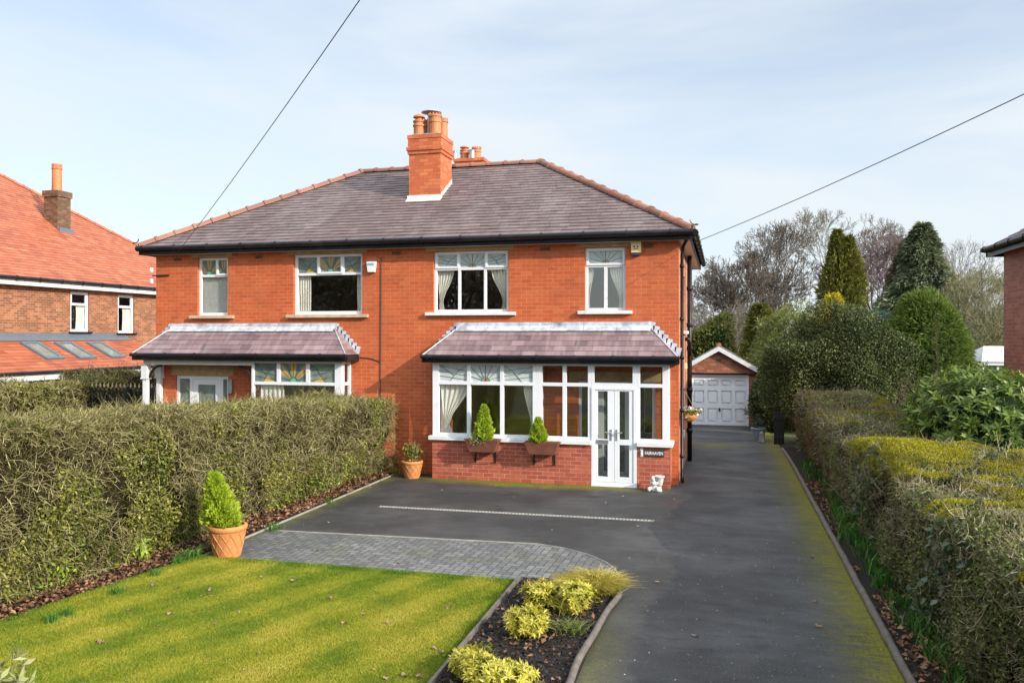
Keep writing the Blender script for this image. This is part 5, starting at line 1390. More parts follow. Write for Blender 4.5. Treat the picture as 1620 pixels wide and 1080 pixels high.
# moss cushions on the right hedge
P, Nn = shell_r(520000, .035); kk = P[:, 1] < 23; P, Nn = P[kk], Nn[kk]
up_ = Nn[:, 2] > .5
nearlip = (~up_) & (P[:, 2] > np.array([rtop_(a) for a in P[:, 1]]) - .32)
fld = wavy(P, 77, 1.9) + .55 * wavy(P, 78, 6.0) + .25 * wavy(P, 79, 17.0) + np.where((P[:, 1] > 9.2) & (P[:, 1] < 16), .35, -.35)
ok = (up_ & (fld > .30)) | (nearlip & (fld > .62))
P = P[ok]; n = len(P); P[:, 2] += .02 + np.where(up_[ok], np.clip(fld[ok] - .30, 0, .8) * .05, 0)
V, Fc = leaf_geo(P, rdirs(n, rr_) * .6 + np.array([0, 0, 1.0]), rdirs(n, rr_), .015 + .009 * rr_.random(n), .013, .2)
build_np('moss', V, Fc, M['moss'], hr, np.clip(.55 + .25 * wavy(P, 81, 5) + rr_.normal(0, .15, n), 0, 1))
P, Nn = shell_r(9000, .03); fld = wavy(P, 91, 1.5) + .6 * wavy(P, 92, 4.5); ok = (fld > .62) & (Nn[:, 2] < .5) ; P, Nn = P[ok], Nn[ok]; n = len(P)
V, Fc = leaf_geo(P + Nn * .04, rdirs(n, rr_) * .8 + np.array([0, 0, -.5]), Nn + rdirs(n, rr_) * .4, .07 + .04 * rr_.random(n), .06, .08); build_np('ivy', V, Fc, M['ivy_leaf'], hr, np.clip(rr_.normal(.5, .25, n), 0, 1))
P, Nn = shell_l(9000, .03); fld = .6 * wavy(P, 95, 1.6) + .8 * wavy(P, 96, 5.0) - P[:, 2] * .2; ok = (fld > .85) & (Nn[:, 2] < .5); P, Nn = P[ok], Nn[ok]; n = len(P)
V, Fc = leaf_geo(P + Nn * .05, rdirs(n, rl) * .8 + np.array([0, 0, .2]), Nn + rdirs(n, rl) * .5, .06 + .03 * rl.random(n), .035, .1); tag(build_np('shoots', V, Fc, M['lime_leaf'], hl, np.clip(rl.normal(.4, .25, n), 0, 1)), kind='stuff')

# leaf litter, fallen leaves
def litter(name, n, fn, lab, seed, mat='dead_leaf', size=.06):
    r = rng_(seed); P = fn(r, n); n = len(P)
    D = rdirs(n, r) * np.array([1, 1, .25]); Nn = np.array([0, 0, 1.0]) + rdirs(n, r) * .7
    V, Fc = leaf_geo(P, D, Nn, size * (.6 + .8 * r.random(n)), size * .7 * (.6 + .8 * r.random(n)), .2)
    return tag(build_np(name, V, Fc, M[mat], None, r.random(n)), lab, 'leaf litter', kind='stuff')
def strip_left(r, n):
    y = 5.5 + 11.4 * r.random(n); w_ = r.random(n) ** 1.3
    xe = np.where(y > 9.9, -7.1, -7.1 - .42 * np.clip((9.9 - y) / 3, 0, 1)); return np.stack([xe - w_ * .75, y, .035 + .03 * r.random(n)], 1)
litter('leaf_litter', 5200, strip_left, 'brown dead leaves lying under the left hedge', 61)
def strip_right(r, n):
    y = 4.5 + 15 * r.random(n) ** 1.4; P = np.stack([1.68 + .75 * r.random(n), y, .035 + .03 * r.random(n)], 1); return P[(wavy(P, 62, 2.3) > -.15)]
litter('leaf_litter', 4800, strip_right, 'brown dead leaves lying under the right hedge beside the drive', 63)
def bed_l(r, n): return np.stack([-2.4 + 1.08 * r.random(n), 6 + 4 * r.random(n), .06 + .02 * r.random(n)], 1)
litter('leaf_litter', 260, bed_l, 'scattered dead leaves on the dark soil of the flower bed', 64)
def chips(r, n): return np.stack([-2.42 + 1.12 * r.random(n), 4.5 + 5.4 * r.random(n), .055 + .015 * r.random(n)], 1)
o_ = litter('bark_mulch', 5200, chips, 'dark chipped bark covering the flower bed', 65, mat='mulch', size=.035); o_['category'] = 'mulch'
def one_leaf(name, p, s, mat, rot, seed):
    r = rng_(seed); m = MB(); pts = []
    k = 10; ring = []
    for j in range(k):
        an = 2 * math.pi * j / k; rr = s * (.75 + .35 * math.cos(an * 2) + .12 * r.normal()); ring.append((rr * math.cos(an + rot) * .8, rr * math.sin(an + rot) * .8, .008 + .008 * math.cos(2 * an + 1) + .005 * r.normal()))
    c = np.array(p)
    for j in range(k): m.poly([c + np.array([0, 0, .012]), c + np.array(ring[j]), c + np.array(ring[(j + 1) % k])], r.random())
    return m.build(name, M[mat], loc=tuple(p))
r = rng_(70)
LV = [(330, 933), (378, 968), (340, 987), (400, 1001), (320, 942), (335, 942), (270, 970), (250, 990), (465, 918), (575, 970), (545, 985), (615, 985), (590, 1058), (610, 1072), (410, 1032), (388, 1060), (205, 965), (160, 1015), (525, 945), (415, 912), (243, 925), (280, 930), (710, 960), (690, 1025), (700, 1032), (735, 1005), (640, 1068), (790, 948), (665, 1070), (755, 985)]
LV = [p for p in LV if -7.0 < G(*p)[0] < -2.6]
protos = [one_leaf('fallen_leaf', (0, 0, 0), .05, 'pale_leaf', k * 1.3, 70 + k) for k in range(4)]
def put_leaf(i, p, lab, group):
    pr = protos[i % 4]
    if not pr.get('label'): o = pr
    else: o = pr.copy(); COL.objects.link(o)
    o.location = p; o.rotation_euler = (r.normal(0, .15), r.normal(0, .15), r.random() * 6.28); s = .6 + .6 * r.random(); o.scale = (s, s * .75, s)
    tag(o, lab, 'leaf', group)
for i, (u, v) in enumerate(LV):
    p = G(u, v, .045); put_leaf(i, tuple(p), 'single brown fallen leaf lying on the striped lawn', 'fallen leaves on the lawn')
for i, (u, v) in enumerate(((1100, 1005), (1295, 990), (1290, 951), (1040, 920), (1010, 832), (985, 785), (520, 826), (545, 1000), (1180, 700), (1170, 735), (960, 795), (1065, 790), (500, 870), (630, 890), (1285, 880), (700, 775), (690, 772))):
    if u == 545: continue
    p = G(u, v, .01); put_leaf(i, tuple(p), 'single pale fallen leaf lying on the dark drive', 'fallen leaves on the drive')

def grit_pts(r, n):
    y = 4 + 21 * r.random(n) ** 1.5; x = np.where(r.random(n) < .5, -1.15 + 2.7 * r.random(n), -6.95 + 8.5 * r.random(n)); z = np.array([gz(a) for a in y]) + .009
    P = np.stack([x, y, z], 1); return P[((x > -1.1) & (y < 16.4)) | ((x > -.7) & (y > 16.4)) | ((y > 10.3) & (y < 16.4))]
o_ = litter('grit', 3400, grit_pts, 'pale grit and tiny debris scattered over the tarmac and paving', 66, mat='grit', size=.016); o_['category'] = 'grit'
# ------------------------------------------------------------------ lawn grass
r = rng_(80)
n = 420000
y = 4.6 + 5.32 * r.random(n) ** 1.0; xl = np.where(y > 7.6, -7.05 - .4 * (9.9 - np.minimum(y, 9.9)) / 2.3, -7.45 - .65 * (7.6 - y) / 3.0)
x = xl + (-2.49 - xl) * r.random(n)
P = np.stack([x, y, np.full(n, .03)], 1)
st = np.sin((x * math.cos(math.radians(20)) - y * math.sin(math.radians(20))) * 2 * math.pi / .7)
lean = np.sign(st)[:, None] * np.array([[.08, .22, 0]])
D = r.normal(size=(n, 3)) * np.array([.45, .45, .1]) + np.array([0, 0, 1.0]) + lean
edge = np.minimum(np.minimum(np.abs(y - 9.9), np.abs(x + 2.49)), np.abs(x - xl))
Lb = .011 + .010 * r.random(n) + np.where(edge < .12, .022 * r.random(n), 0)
S = unit(np.cross(D, rdirs(n, r))) * .0042
T_ = P + unit(D) * Lb[:, None]
V = np.stack([P - S, P + S, T_], 1).reshape(-1, 3); Fc = np.arange(3 * n).reshape(-1, 3)
tone = .54 + .17 * wavy(P, 82, 1.3) + .13 * wavy(P, 83, 4.5) + .08 * wavy(P, 84, 11.0) + .10 * np.tanh(st * 2) + r.normal(0, .13, n) - np.where(edge < .22, .33 * (1 - edge / .22), 0)  # stripe term paints the light and dark look of leaning blades into colour
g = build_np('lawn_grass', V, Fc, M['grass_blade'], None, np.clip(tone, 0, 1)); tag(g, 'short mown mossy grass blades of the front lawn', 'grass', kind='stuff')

# ------------------------------------------------------------------ plants
def clump(n, c, rad, r):                                        # points in a dome
    d = rdirs(n, r); d[:, 2] = np.abs(d[:, 2]); return np.array(c) + d * np.array(rad) * (r.random(n) ** .4)[:, None]
def whorl_shrub(name, lab, c, rad, nw, per, L, W, mat, seed, stemmat='bark_green', cat='shrub', group=None, droop=-.1, inner=.7, core=None, zmin=None, tone0=.2, lump=.14):
    """leaves in rosettes at the ends of shoots spread over a dome"""
    r = rng_(seed); t = thing(name, lab, cat, (c[0], c[1], c[2] - rad[2] if zmin is None else zmin), group)
    P, Nn, dep = ellipsoid_shell(nw, c, rad, r, inner, seed, lump, 2.2 / max(rad), zmin)
    Nn = unit(Nn + np.array([0, 0, .45]) + r.normal(size=Nn.shape) * .25); n = len(P)
    A1 = unit(np.cross(Nn, rdirs(n, r))); A2 = np.cross(Nn, A1); Vs, Fs, Ts, k = [], [], [], 0
    for j in range(per):
        an = 2 * math.pi * j / per + r.normal(0, .2, n); el = (.25 + .9 * (j % 3) / 3.0) + r.normal(0, .15, n) + droop
        D = (A1 * np.cos(an)[:, None] + A2 * np.sin(an)[:, None]) * np.cos(el)[:, None] + Nn * np.sin(el)[:, None]
        V, Fc = leaf_geo(P, D, Nn, L * (.7 + .5 * r.random(n)), W * (.7 + .5 * r.random(n)), .06)
        Vs.append(V); Fs.append(Fc + k); k += len(V)
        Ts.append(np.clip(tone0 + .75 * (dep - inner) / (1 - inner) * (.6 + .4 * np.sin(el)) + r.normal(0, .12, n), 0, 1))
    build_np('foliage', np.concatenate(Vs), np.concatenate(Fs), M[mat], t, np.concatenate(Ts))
    base = np.array([c[0], c[1], OFF[t.name][2]]); m = min(n, 60)
    V, Fc = seg_geo(base + r.normal(size=(m, 3)) * np.array([.05, .05, 0]) * max(rad), P[:m], .012 * max(rad) + .004, .003, 4); build_np('stems', V, Fc, M[stemmat], t)
    if core:
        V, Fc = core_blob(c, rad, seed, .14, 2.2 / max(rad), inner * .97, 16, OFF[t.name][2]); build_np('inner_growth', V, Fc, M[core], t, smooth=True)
    return t
YL = 'yellow leaved shrubs in the flower bed'
for (u, v, w_, h, lab, sd) in ((785, 1092, .33, .30, 'yellow leaved shrub in the flower bed nearest the bottom of the picture', 1), (836, 1006, .27, .32, 'yellow leaved shrub in the middle of the flower bed beside the timber edging', 2), (853, 958, .17, .29, 'small pale yellow shrub between the paving and the middle bed shrub', 3), (906, 962, .21, .31, 'yellow leaved shrub directly in front of the golden grass tuft', 4)):
    p = G(u, v, .05); whorl_shrub('bed_shrub', lab, (p[0], p[1], .05 + h * .5), (w_, w_, h * .55), 270 if sd != 1 else 430, 8, .066, .020, 'yellow_shrub', 100 + sd, group=YL, inner=.2, zmin=.05, lump=.5, droop=-.3, tone0=.05)
p = G(742, 1064, .05); whorl_shrub('bed_shrub', 'yellow leaved shrub leaning over the lawn edging at the bottom', (p[0], p[1], .16), (.19, .2, .13), 260, 8, .066, .020, 'yellow_shrub', 107, group=YL, inner=.2, zmin=.05, lump=.5, droop=-.3, tone0=.05)
p = G(938, 934, .05); t = thing('ornamental_grass', 'golden arching grass tuft at the rounded end of the flower bed', 'grass plant', tuple(p)); r = rng_(110); n = 2600
P = p + r.normal(size=(n, 3)) * np.array([.10, .08, 0]); D = rdirs(n, r) * np.array([1, 1, .2]) + np.array([0, 0, .75])
V, Fc = blade_geo(P, D, .36 * (.6 + .55 * r.random(n)), .008, .38, r); build_np('blades', V, Fc, M['golden_grass'], t, np.tile(np.clip(r.normal(.55, .22, n), 0, 1), 2))
for (u, v, lab, mat, n, h) in ((902, 1000, 'small grey green tufted plant among the yellow bed shrubs', 'olive_leaf', 300, .17), (897, 968, 'dry wispy plant beside the log edging in the bed', 'golden_grass', 160, .26), (765, 1030, 'low green seedling on the bare bed soil', 'hedge_leaf', 90, .09)):
    p = G(u, v, .05); t = thing('bed_plant', lab, 'plant', tuple(p)); P = p + r.normal(size=(n, 3)) * np.array([.06, .06, 0]); D = rdirs(n, r) * np.array([.8, .8, .2]) + np.array([0, 0, .8])
    V, Fc = blade_geo(P, D, h * (.6 + .6 * r.random(n)), .010, .2, r); build_np('leaves', V, Fc, M[mat], t, np.tile(r.random(n) * .8, 2))
# daffodil clumps
def daff_mesh(seed, n, h):
    r = rng_(seed); P = r.normal(size=(n, 3)) * np.array([.07, .07, 0]); D = rdirs(n, r) * np.array([.4, .4, .1]) + np.array([0, 0, 1.0])
    V, Fc = blade_geo(P, D, h * (.6 + .6 * r.random(n)), .014, .22, r)
    return V, Fc, np.tile(np.clip(r.normal(.5, .25, n), 0, 1), 2)
dprot = []
for k in range(3):
    V, Fc, tn = daff_mesh(120 + k, 46, .24); o = build_np('daffodil_clump', V, Fc, M['daffodil_leaf'], None, tn); dprot.append(o)
r = rng_(130); used = set()
def put_daff(i, p, s, lab, grp):
    k = i % 3
    if k in used: o = dprot[k].copy(); COL.objects.link(o)
    else: o = dprot[k]; used.add(k)
    o.location = p; o.rotation_euler = (0, 0, r.random() * 6.28); o.scale = (s, s, s); tag(o, lab, 'daffodils', grp)
i = 0
for yy in [5.6, 6.4, 7.1, 7.5, 8.0, 8.5, 9.0, 9.4, 10.1, 10.8, 11.4, 12.2, 12.6, 13.0, 13.5, 14.2, 14.6, 15.0, 15.6, 16.1, 16.6, 17.4, 18.4, 19.6, 20.8]:
    put_daff(i, (1.88 + .22 * r.random(), yy, gz(yy) + .02), 1.0 + .5 * r.random(), 'clump of green daffodil leaves along the kerb under the mossy hedge', 'daffodil clumps along the drive kerb'); i += 1
for (u, v, s) in ((290, 888, 1.0), (305, 883, 1.1), (282, 893, .8), (333, 872, .9), (185, 940, .8), (82, 985, .8), (105, 975, .7), (245, 912, .7), (435, 838, .9), (520, 795, .6)):
    p = G(u, v, .02); put_daff(i, tuple(p), s * .8, 'clump of green daffodil leaves among dead leaves under the left hedge', 'daffodil clumps under the left hedge'); i += 1
# laurel seedlings at the foot of the left hedge, variegated shrub in the near corner
for (u, v, rad, n, lab) in ((10, 935, (.22, .3, .42), 150, 'bright lime leaved laurel shoot at the far left foot of the hedge'), (215, 885, (.16, .2, .22), 90, 'bright green laurel seedling in front of the left hedge near the lawn corner'), (130, 880, (.1, .14, .15), 45, 'tiny lime green laurel seedling low in the left hedge')):
    p = G(u, v, .02); whorl_shrub('laurel_seedling', lab, (p[0], p[1], rad[2] * .9 + .02), rad, n, 5, .12, .05, 'lime_leaf', 140 + n, inner=.5, zmin=.02)
p = PD(12, 1040, 5.2); whorl_shrub('variegated_shrub', 'pale variegated shrub poking into the bottom left corner', (p[0] - .14, p[1], .62), (.22, .25, .60), 110, 5, .09, .03, 'variegated', 150, inner=.4, zmin=0.0)
m = MB(); a = G(1291, 766); a = np.array([2.0, 17.6, .02]); m.tube([a, a + np.array([.02, 0, .75])], .014, 6); tag(m.build('garden_stake', M['bark_pale'], loc=tuple(a)), 'thin pale wooden stake standing against the right hedge', 'stake')

# ------------------------------------------------------------------ trees and big shrubs
def bare_tree(name, lab, base, H, seed, mat, spread=.5, lev=5, r0=.16, group=None, up=.25, stems=1, kids=(3, 4), minr=.010):
    rd = random.Random(seed); t = thing(name, lab, 'tree', tuple(base), group)
    S = []                                                      # (p0,p1,r0,r1,level)
    def nv(v): return v.normalized() if v.length > 1e-6 else Vector((0, 0, 1))
    def grow(p, d, L, rad, lv):
        ns = 4 if lv < 2 else 3
        for i in range(ns):
            d = nv(d + Vector((rd.gauss(0, 1), rd.gauss(0, 1), rd.gauss(0, 1))) * (.10 + .03 * lv) + Vector((0, 0, up * .12)))
            q = p + d * (L / ns); ra, rb = max(minr, rad * (1 - .45 * i / ns)), max(minr * .8, rad * (1 - .45 * (i + 1) / ns))
            S.append((p[:], q[:], ra, rb, lv)); p = q
            if lv < lev and i >= 1:
                for _ in range(2 if lv == 0 else (1 if rd.random() < .8 else 0)):
                    ax = nv(d.cross(Vector((rd.gauss(0, 1), rd.gauss(0, 1), rd.gauss(0, 1))))); an = spread * (.7 + .6 * rd.random())
                    nd = nv(d * math.cos(an) + ax * math.sin(an)); grow(p, nd, L * (.50 + .22 * rd.random()), rb * .62, lv + 1)
        if lv < lev:
            for _ in range(2):
                ax = nv(d.cross(Vector((rd.gauss(0, 1), rd.gauss(0, 1), rd.gauss(0, 1))))); nd = nv(d * math.cos(.3) + ax * math.sin(.3)); grow(p, nd, L * .62, rb * .8, lv + 1)
    for k in range(stems):
        d = Vector((rd.gauss(0, .25 if stems > 1 else .05), rd.gauss(0, .25 if stems > 1 else .05), 1)); grow(Vector(base), nv(d), H * .42, r0 / math.sqrt(stems), 0)
    P0 = np.array([s[0] for s in S]); P1 = np.array([s[1] for s in S]); Ra = np.array([s[2] for s in S]); Rb = np.array([s[3] for s in S]); lv = np.array([s[4] for s in S])
    b = np.array(base); hz = P1[:, 2].max() - b[2]; k = H / hz
    P0 = b + (P0 - b) * k; P1 = b + (P1 - b) * k
    big = lv == 0
    V, Fc = seg_geo(P0[big], P1[big], Ra[big], Rb[big], 8); build_np('trunk', V, Fc, M[mat], t)
    V, Fc = seg_geo(P0[~big], P1[~big], Ra[~big], Rb[~big], 3); build_np('crown', V, Fc, M[mat], t)
    return t
def tz(y): return gz(y) - .02
def at_d(u, d):
    p = PD(u, 530, d); return np.array([p[0], p[1], tz(p[1])])
def Hv(v, d, base): return CAM_H + (CY - v) / F_PX * d - base[2]
GT = 'bare winter trees behind the garage'
for (u, d, v, sd, mat, lab, st, sp) in ((1166, 52, 404, 3, 'bark', 'bare grey tree leaning out left behind the garage', 2, .6), (1232, 60, 356, 5, 'bark', 'bare spreading tree behind the garage left of the pointed conifer', 1, .55), (1296, 62, 318, 8, 'bark_pale', 'tallest bare tree rising behind the pointed conifer', 1, .5), (1388, 60, 360, 12, 'bark_purple', 'bare birch with purplish twigs between the two conifers', 1, .5)):
    b = at_d(u, d); bare_tree('bare_tree', lab, b, Hv(v, d, b), sd, mat, sp, 6, .24, GT, stems=st, minr=.014, up=.6)
b = at_d(1548, 32); bare_tree('bare_tree', 'bare greenish tree standing beside the right hand house', b, Hv(398, 32, b), 21, 'bark_green', .5, 5, .16, None, up=.5, stems=3, minr=.008)
b = at_d(1500, 56); bare_tree('bare_tree', 'faint bare tree behind the tall grey green conifer', b, Hv(378, 56, b), 27, 'bark_pale', .5, 5, .16, None, minr=.008)
b = at_d(1150, 44); bare_tree('bare_tree', 'low bare tree directly above the garage roof', b, Hv(470, 44, b), 33, 'bark_pale', .6, 5, .12, None, stems=2, minr=.008)

def conifer(name, lab, base, H, rad, n, mat, seed, leaf=(.28, .09), power=.8, layered=.25, lean=0, tips=1, cat='tree', clear=.03, droop=.1, dens=.5, flat=1.0):
    r = rng_(seed); t = thing(name, lab, cat, tuple(base)); b = np.array(base)
    m = MB(); m.tube([b, b + np.array([0, 0, H * .6]), b + np.array([0, 0, H * .93])], [rad * .09 + .05, rad * .05 + .02, .01], 8); m.build('trunk', M['bark'], t)
    tt = r.random(n) ** 1.15; an = r.random(n) * 6.283
    Q = np.stack([np.cos(an) * 2, np.sin(an) * 2, tt * H * 1.0], 1)
    k = 1 + layered * wavy(Q, seed, 1.6) + .16 * wavy(Q, seed + 1, 4.5)
    prof = rad * (1 - tt) ** power * np.minimum(1, .72 + tt * 3)
    dep = dens + (1 - dens) * np.sqrt(r.random(n))
    rr = prof * k * dep + .04
    P = b + np.stack([np.cos(an) * rr, np.sin(an) * rr * flat, H * (clear + (1 - clear) * tt)], 1)
    if tips > 1:
        s = np.where(r.random(n) < .5, -1, 1); P[:, 0] += s * rad * .15 * tt ** .5 * np.where(tt > .3, 1, tt / .3); P[:, 2] -= np.where(s > 0, .04 * H * tt, 0)
    D = np.stack([np.cos(an), np.sin(an), np.full(n, .55 - droop * 3)], 1) + r.normal(size=(n, 3)) * .4
    V, Fc = leaf_geo(P, D, rdirs(n, r) + np.array([0, 0, .8]), leaf[0] * (.6 + .8 * r.random(n)), leaf[1] * (.6 + .8 * r.random(n)), .1)
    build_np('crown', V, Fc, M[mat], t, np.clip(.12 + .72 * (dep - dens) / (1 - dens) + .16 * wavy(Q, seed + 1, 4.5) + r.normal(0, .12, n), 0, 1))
    # dim inner branches
    nb = 90; tb = r.random(nb) * .9; ab = r.random(nb) * 6.283; p0 = b + np.stack([np.zeros(nb), np.zeros(nb), H * (clear + tb * (1 - clear))], 1)
    p1 = p0 + np.stack([np.cos(ab), np.sin(ab) * flat, np.full(nb, .25)], 1) * (rad * (1 - tb) ** power * .8)[:, None]
    V, Fc = seg_geo(p0, p1, .02 + rad * .008, .006, 4); build_np('branches', V, Fc, M['bark'], t)
    return t
b = at_d(1334, 36); conifer('conifer_tree', 'pointed twin tipped dark green conifer above the holly bush', b, Hv(366, 36, b), 1.6, 24000, 'conifer_green', 201, (.22, .06), .85, .2, tips=2, droop=-.1)
b = at_d(1460, 48); conifer('conifer_tree', 'tall grey green conifer with drooping branches behind the clipped dome', b, Hv(354, 48, b), 3.6, 24000, 'conifer_far', 202, (.34, .10), .85, .42, droop=.25)
b = at_d(1425, 50); conifer('conifer_tree', 'thin brownish conifer beside the tall grey green conifer', b, Hv(405, 50, b), 1.9, 5000, 'dull_thicket', 203, (.3, .07), .7, .3)
b = at_d(1203, 36); conifer('conifer_tree', 'narrow dark evergreen right behind the garage roof', b, Hv(482, 36, b), 1.2, 9000, 'conifer_green', 204, (.2, .07), .55, .25)
b = at_d(1318, 30.5); conifer('golden_conifer', 'bright golden yellow conifer tip poking above the holly bush', b, Hv(466, 30.5, b), .75, 4500, 'golden_conifer', 205, (.16, .05), .55, .35, cat='shrub', clear=.35)
b = at_d(1370, 30); 
def bush(name, lab, c, rad, n, L, W, mat, seed, zmin, inner=.8, lump=.12, ls=1.4, core='leaf_core', outward=.6, upw=.2, cat='shrub', group=None, nrm=.5, tn=(.12, .65)):
    r = rng_(seed); t = thing(name, lab, cat, (c[0], c[1], zmin), group)
    P, Nn, dep = ellipsoid_shell(n, c, rad, r, inner, seed, lump, ls, zmin); n = len(P)
    D = rdirs(n, r) + Nn * outward + np.array([0, 0, upw])
    V, Fc = leaf_geo(P, D, rdirs(n, r) * .8 + Nn * nrm, L * (.6 + .8 * r.random(n)), W * (.6 + .8 * r.random(n)), .12)
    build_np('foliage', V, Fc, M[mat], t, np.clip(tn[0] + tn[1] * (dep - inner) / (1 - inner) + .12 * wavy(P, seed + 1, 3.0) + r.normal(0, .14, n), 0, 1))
    m = MB(); bz = np.array([c[0], c[1], zmin])
    for k in range(5):
        d = np.array([math.cos(k * 1.26), math.sin(k * 1.26), 0]); m.tube([bz + d * .06, bz + d * rad[0] * .3 + np.array([0, 0, (c[2] - zmin) * .6]), bz + d * rad[0] * .5 + np.array([0, 0, c[2] - zmin])], [.05, .035, .015], 6)
    m.build('stems', M['bark'], t)
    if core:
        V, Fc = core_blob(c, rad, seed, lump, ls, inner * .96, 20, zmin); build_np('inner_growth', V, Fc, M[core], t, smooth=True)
    return t
c = PD(1320, 560, 25.2); bush('holly_bush', 'big rounded dark green holly bush behind the far end of the mossy hedge', (c[0], c[1], 1.75), (2.05, 1.7, 2.05), 75000, .07, .04, 'holly_leaf', 210, tz(c[1]), .72, .17, 1.9)
c = PD(1462, 560, 27.5); bush('clipped_conifer', 'bright green clipped dome shaped conifer right of the holly bush', (c[0], c[1], 1.4), (1.45, 1.4, 3.12), 52000, .20, .028, 'leylandii', 211, tz(c[1]), .84, .05, 2.6, outward=1.3, upw=.15, nrm=.3, tn=(.1, .75))
c = PD(1372, 505, 30); bush('juniper', 'blue green feathery juniper between the golden conifer and the clipped dome', (c[0], c[1], 2.9), (1.0, .9, 1.25), 14000, .2, .03, 'conifer_blue', 212, tz(c[1]), .7, .2, 2.2, outward=1.2)
c = PD(1240, 510, 33); bush('twiggy_shrub', 'pale olive twiggy shrub behind the holly and garage', (c[0], c[1], 2.7), (1.35, 1.1, 1.9), 9000, .14, .035, 'olive_leaf', 213, tz(c[1]), .45, .3, 1.8, core=None, outward=.8)
c = PD(1222, 560, 30); bush('dark_shrub', 'dark ivy covered shrub at the right corner of the garage', (c[0], c[1], .9), (.75, .8, 1.6), 12000, .1, .06, 'holly_leaf', 214, tz(c[1]), .75, .2, 1.8)
for (u, d, v, rx, sd, lab) in ((1118, 46, 512, 2.6, 1, 'brown dull thicket showing just right of the house side wall'), (1165, 48, 520, 2.8, 2, 'brown dull thicket above the garage ridge'), (1205, 50, 500, 2.4, 3, 'olive brown thicket behind the narrow dark evergreen')):
    b = at_d(u, d); h = Hv(v, d, b); bush('thicket', lab, (b[0], b[1], b[2] + h * .5), (rx, 1.8, h * .55), 9000, .16, .05, 'dull_thicket', 220 + sd, b[2], .6, .28, 1.2, group='thickets behind the garage')
b = at_d(1095, 40); bush('evergreen_shrub', 'dark evergreen shrub peeping out beside the house downpipe', (b[0] + .6, b[1], 2.2), (1.5, 1.2, 2.3), 9000, .16, .06, 'conifer_green', 225, tz(40), .7, .3, 1.3)
c = PD(1575, 650, 13.6); whorl_shrub('rhododendron', 'large glossy leaved rhododendron bush over the mossy hedge', (c[0], c[1], 1.3), (1.45, 1.35, 1.28), 1500, 8, .15, .046, 'rhodo_leaf', 230, 'bark', inner=.72, core='leaf_core', zmin=.0, droop=-.15, tone0=.15)
c = PD(1462, 650, 15.5); t = bush('dry_shrub', 'half bare pinkish shrub at the left edge of the rhododendron', (c[0], c[1], 1.1), (.5, .55, 1.0), 2600, .07, .03, 'olive_leaf', 231, 0, .3, .3, 2.5, core=None)
r = rng_(232); P, Nn, dep = ellipsoid_shell(700, (c[0], c[1], 1.1), (.5, .55, 1.0), r, .2, 9, .2, 2, 0); n = len(P); V, Fc = twig_geo(P, Nn + rdirs(n, r) * .5 + np.array([0, 0, .5]), .3, .006, r); build_np('twigs', V, Fc, M['dry_twig'], t)
# thin sapling with sparse glossy leaves
b = at_d(1482, 17.5); b[2] = 0; h = Hv(492, 17.5, b); t = thing('sapling', 'thin sapling with sparse glossy leaves in front of the clipped dome', 'tree', tuple(b))
m = MB(); m.tube([b, b + np.array([.03, 0, h * .5]), b + np.array([-.02, 0, h])], [.03, .022, .006], 6)
r = rng_(240); nb = 30; brs = []
for k in range(nb):
    z = h * (.35 + .62 * k / nb); an = k * 2.4; L = .55 * (1.15 - .9 * k / nb); p0 = b + np.array([0, 0, z]); p1 = p0 + np.array([math.cos(an) * L, math.sin(an) * L, L * .8]); m.tube([p0, p1], [.008, .003], 4); brs.append((p0, p1))
m.build('trunk', M['bark_green'], t)
Pl = np.concatenate([a + (q - a) * r.random(10)[:, None] ** .6 + r.normal(size=(10, 3)) * .05 for (a, q) in brs]); n = len(Pl)
V, Fc = leaf_geo(Pl, rdirs(n, r) + np.array([0, 0, .4]), rdirs(n, r), .10, .045); build_np('crown', V, Fc, M['rhodo_leaf'], t, np.clip(.3 + .5 * r.random(n), 0, 1))
# far tree belt closing the view
r = rng_(250)
def belt(name, u0, u1, d, vtop, lab, seed, mat='dull_thicket', n=26000):
    r = rng_(seed); Pb = []
    u = u0 + (u1 - u0) * r.random(n); dd = d + r.random(n) * 10; top = np.array([CAM_H + (CY - vtop) / F_PX * d] * n) * (1 + .22 * np.sin(u * .05 + seed) + .12 * np.sin(u * .16))
    z = top * r.random(n) ** .8; P = np.stack([PD(a, 530, b_) for a, b_ in zip(u, dd)]); P[:, 2] = z - .4
    V, Fc = leaf_geo(P, rdirs(n, r) + np.array([0, 0, .5]), rdirs(n, r), .6, .22); return tag(build_np(name, V, Fc, M[mat], None, np.clip(r.normal(.5, .22, n), 0, 1)), lab, 'woodland', kind='stuff')
belt('woodland', 1060, 1700, 72, 505, 'hazy brown belt of winter woodland far behind the gardens', 251)

# ------------------------------------------------------------------ the neighbour on the left
XN = -24.0
nb_ = thing('neighbour_house', 'brown brick house with orange clay tiled roof on the far left', 'house', (XN, 28, 0))
NF = dict(O=(XN, 0, 0), U=(0, 1, 0), N=(1, 0, 0))
nzE = PX(0, 436, XN - 0)[2]; nY1 = 35.3; nY0 = 14.0
def nr(u0, v0, u1, v1, X=XN):
    a, b = PX(u0, (v0 + v1) / 2, X), PX(u1, (v0 + v1) / 2, X); um = (u0 + u1) / 2
    return a[1], b[1], PX(um, v1, X)[2], PX(um, v0, X)[2]
nw = [nr(111.6, 462, 140.7, 524.5), nr(186.6, 467, 211.9, 526.5)]
m = MB(**NF); m.slab(nY0, nY1, -.5, nzE - .1, nw, -.28, 0); m.frame((0, nY0, 0), (1, 0, 0), (0, -1, 0)); m.slab(XN - 13.7, XN - .281, -.5, nzE - .1, [], -.28, 0)
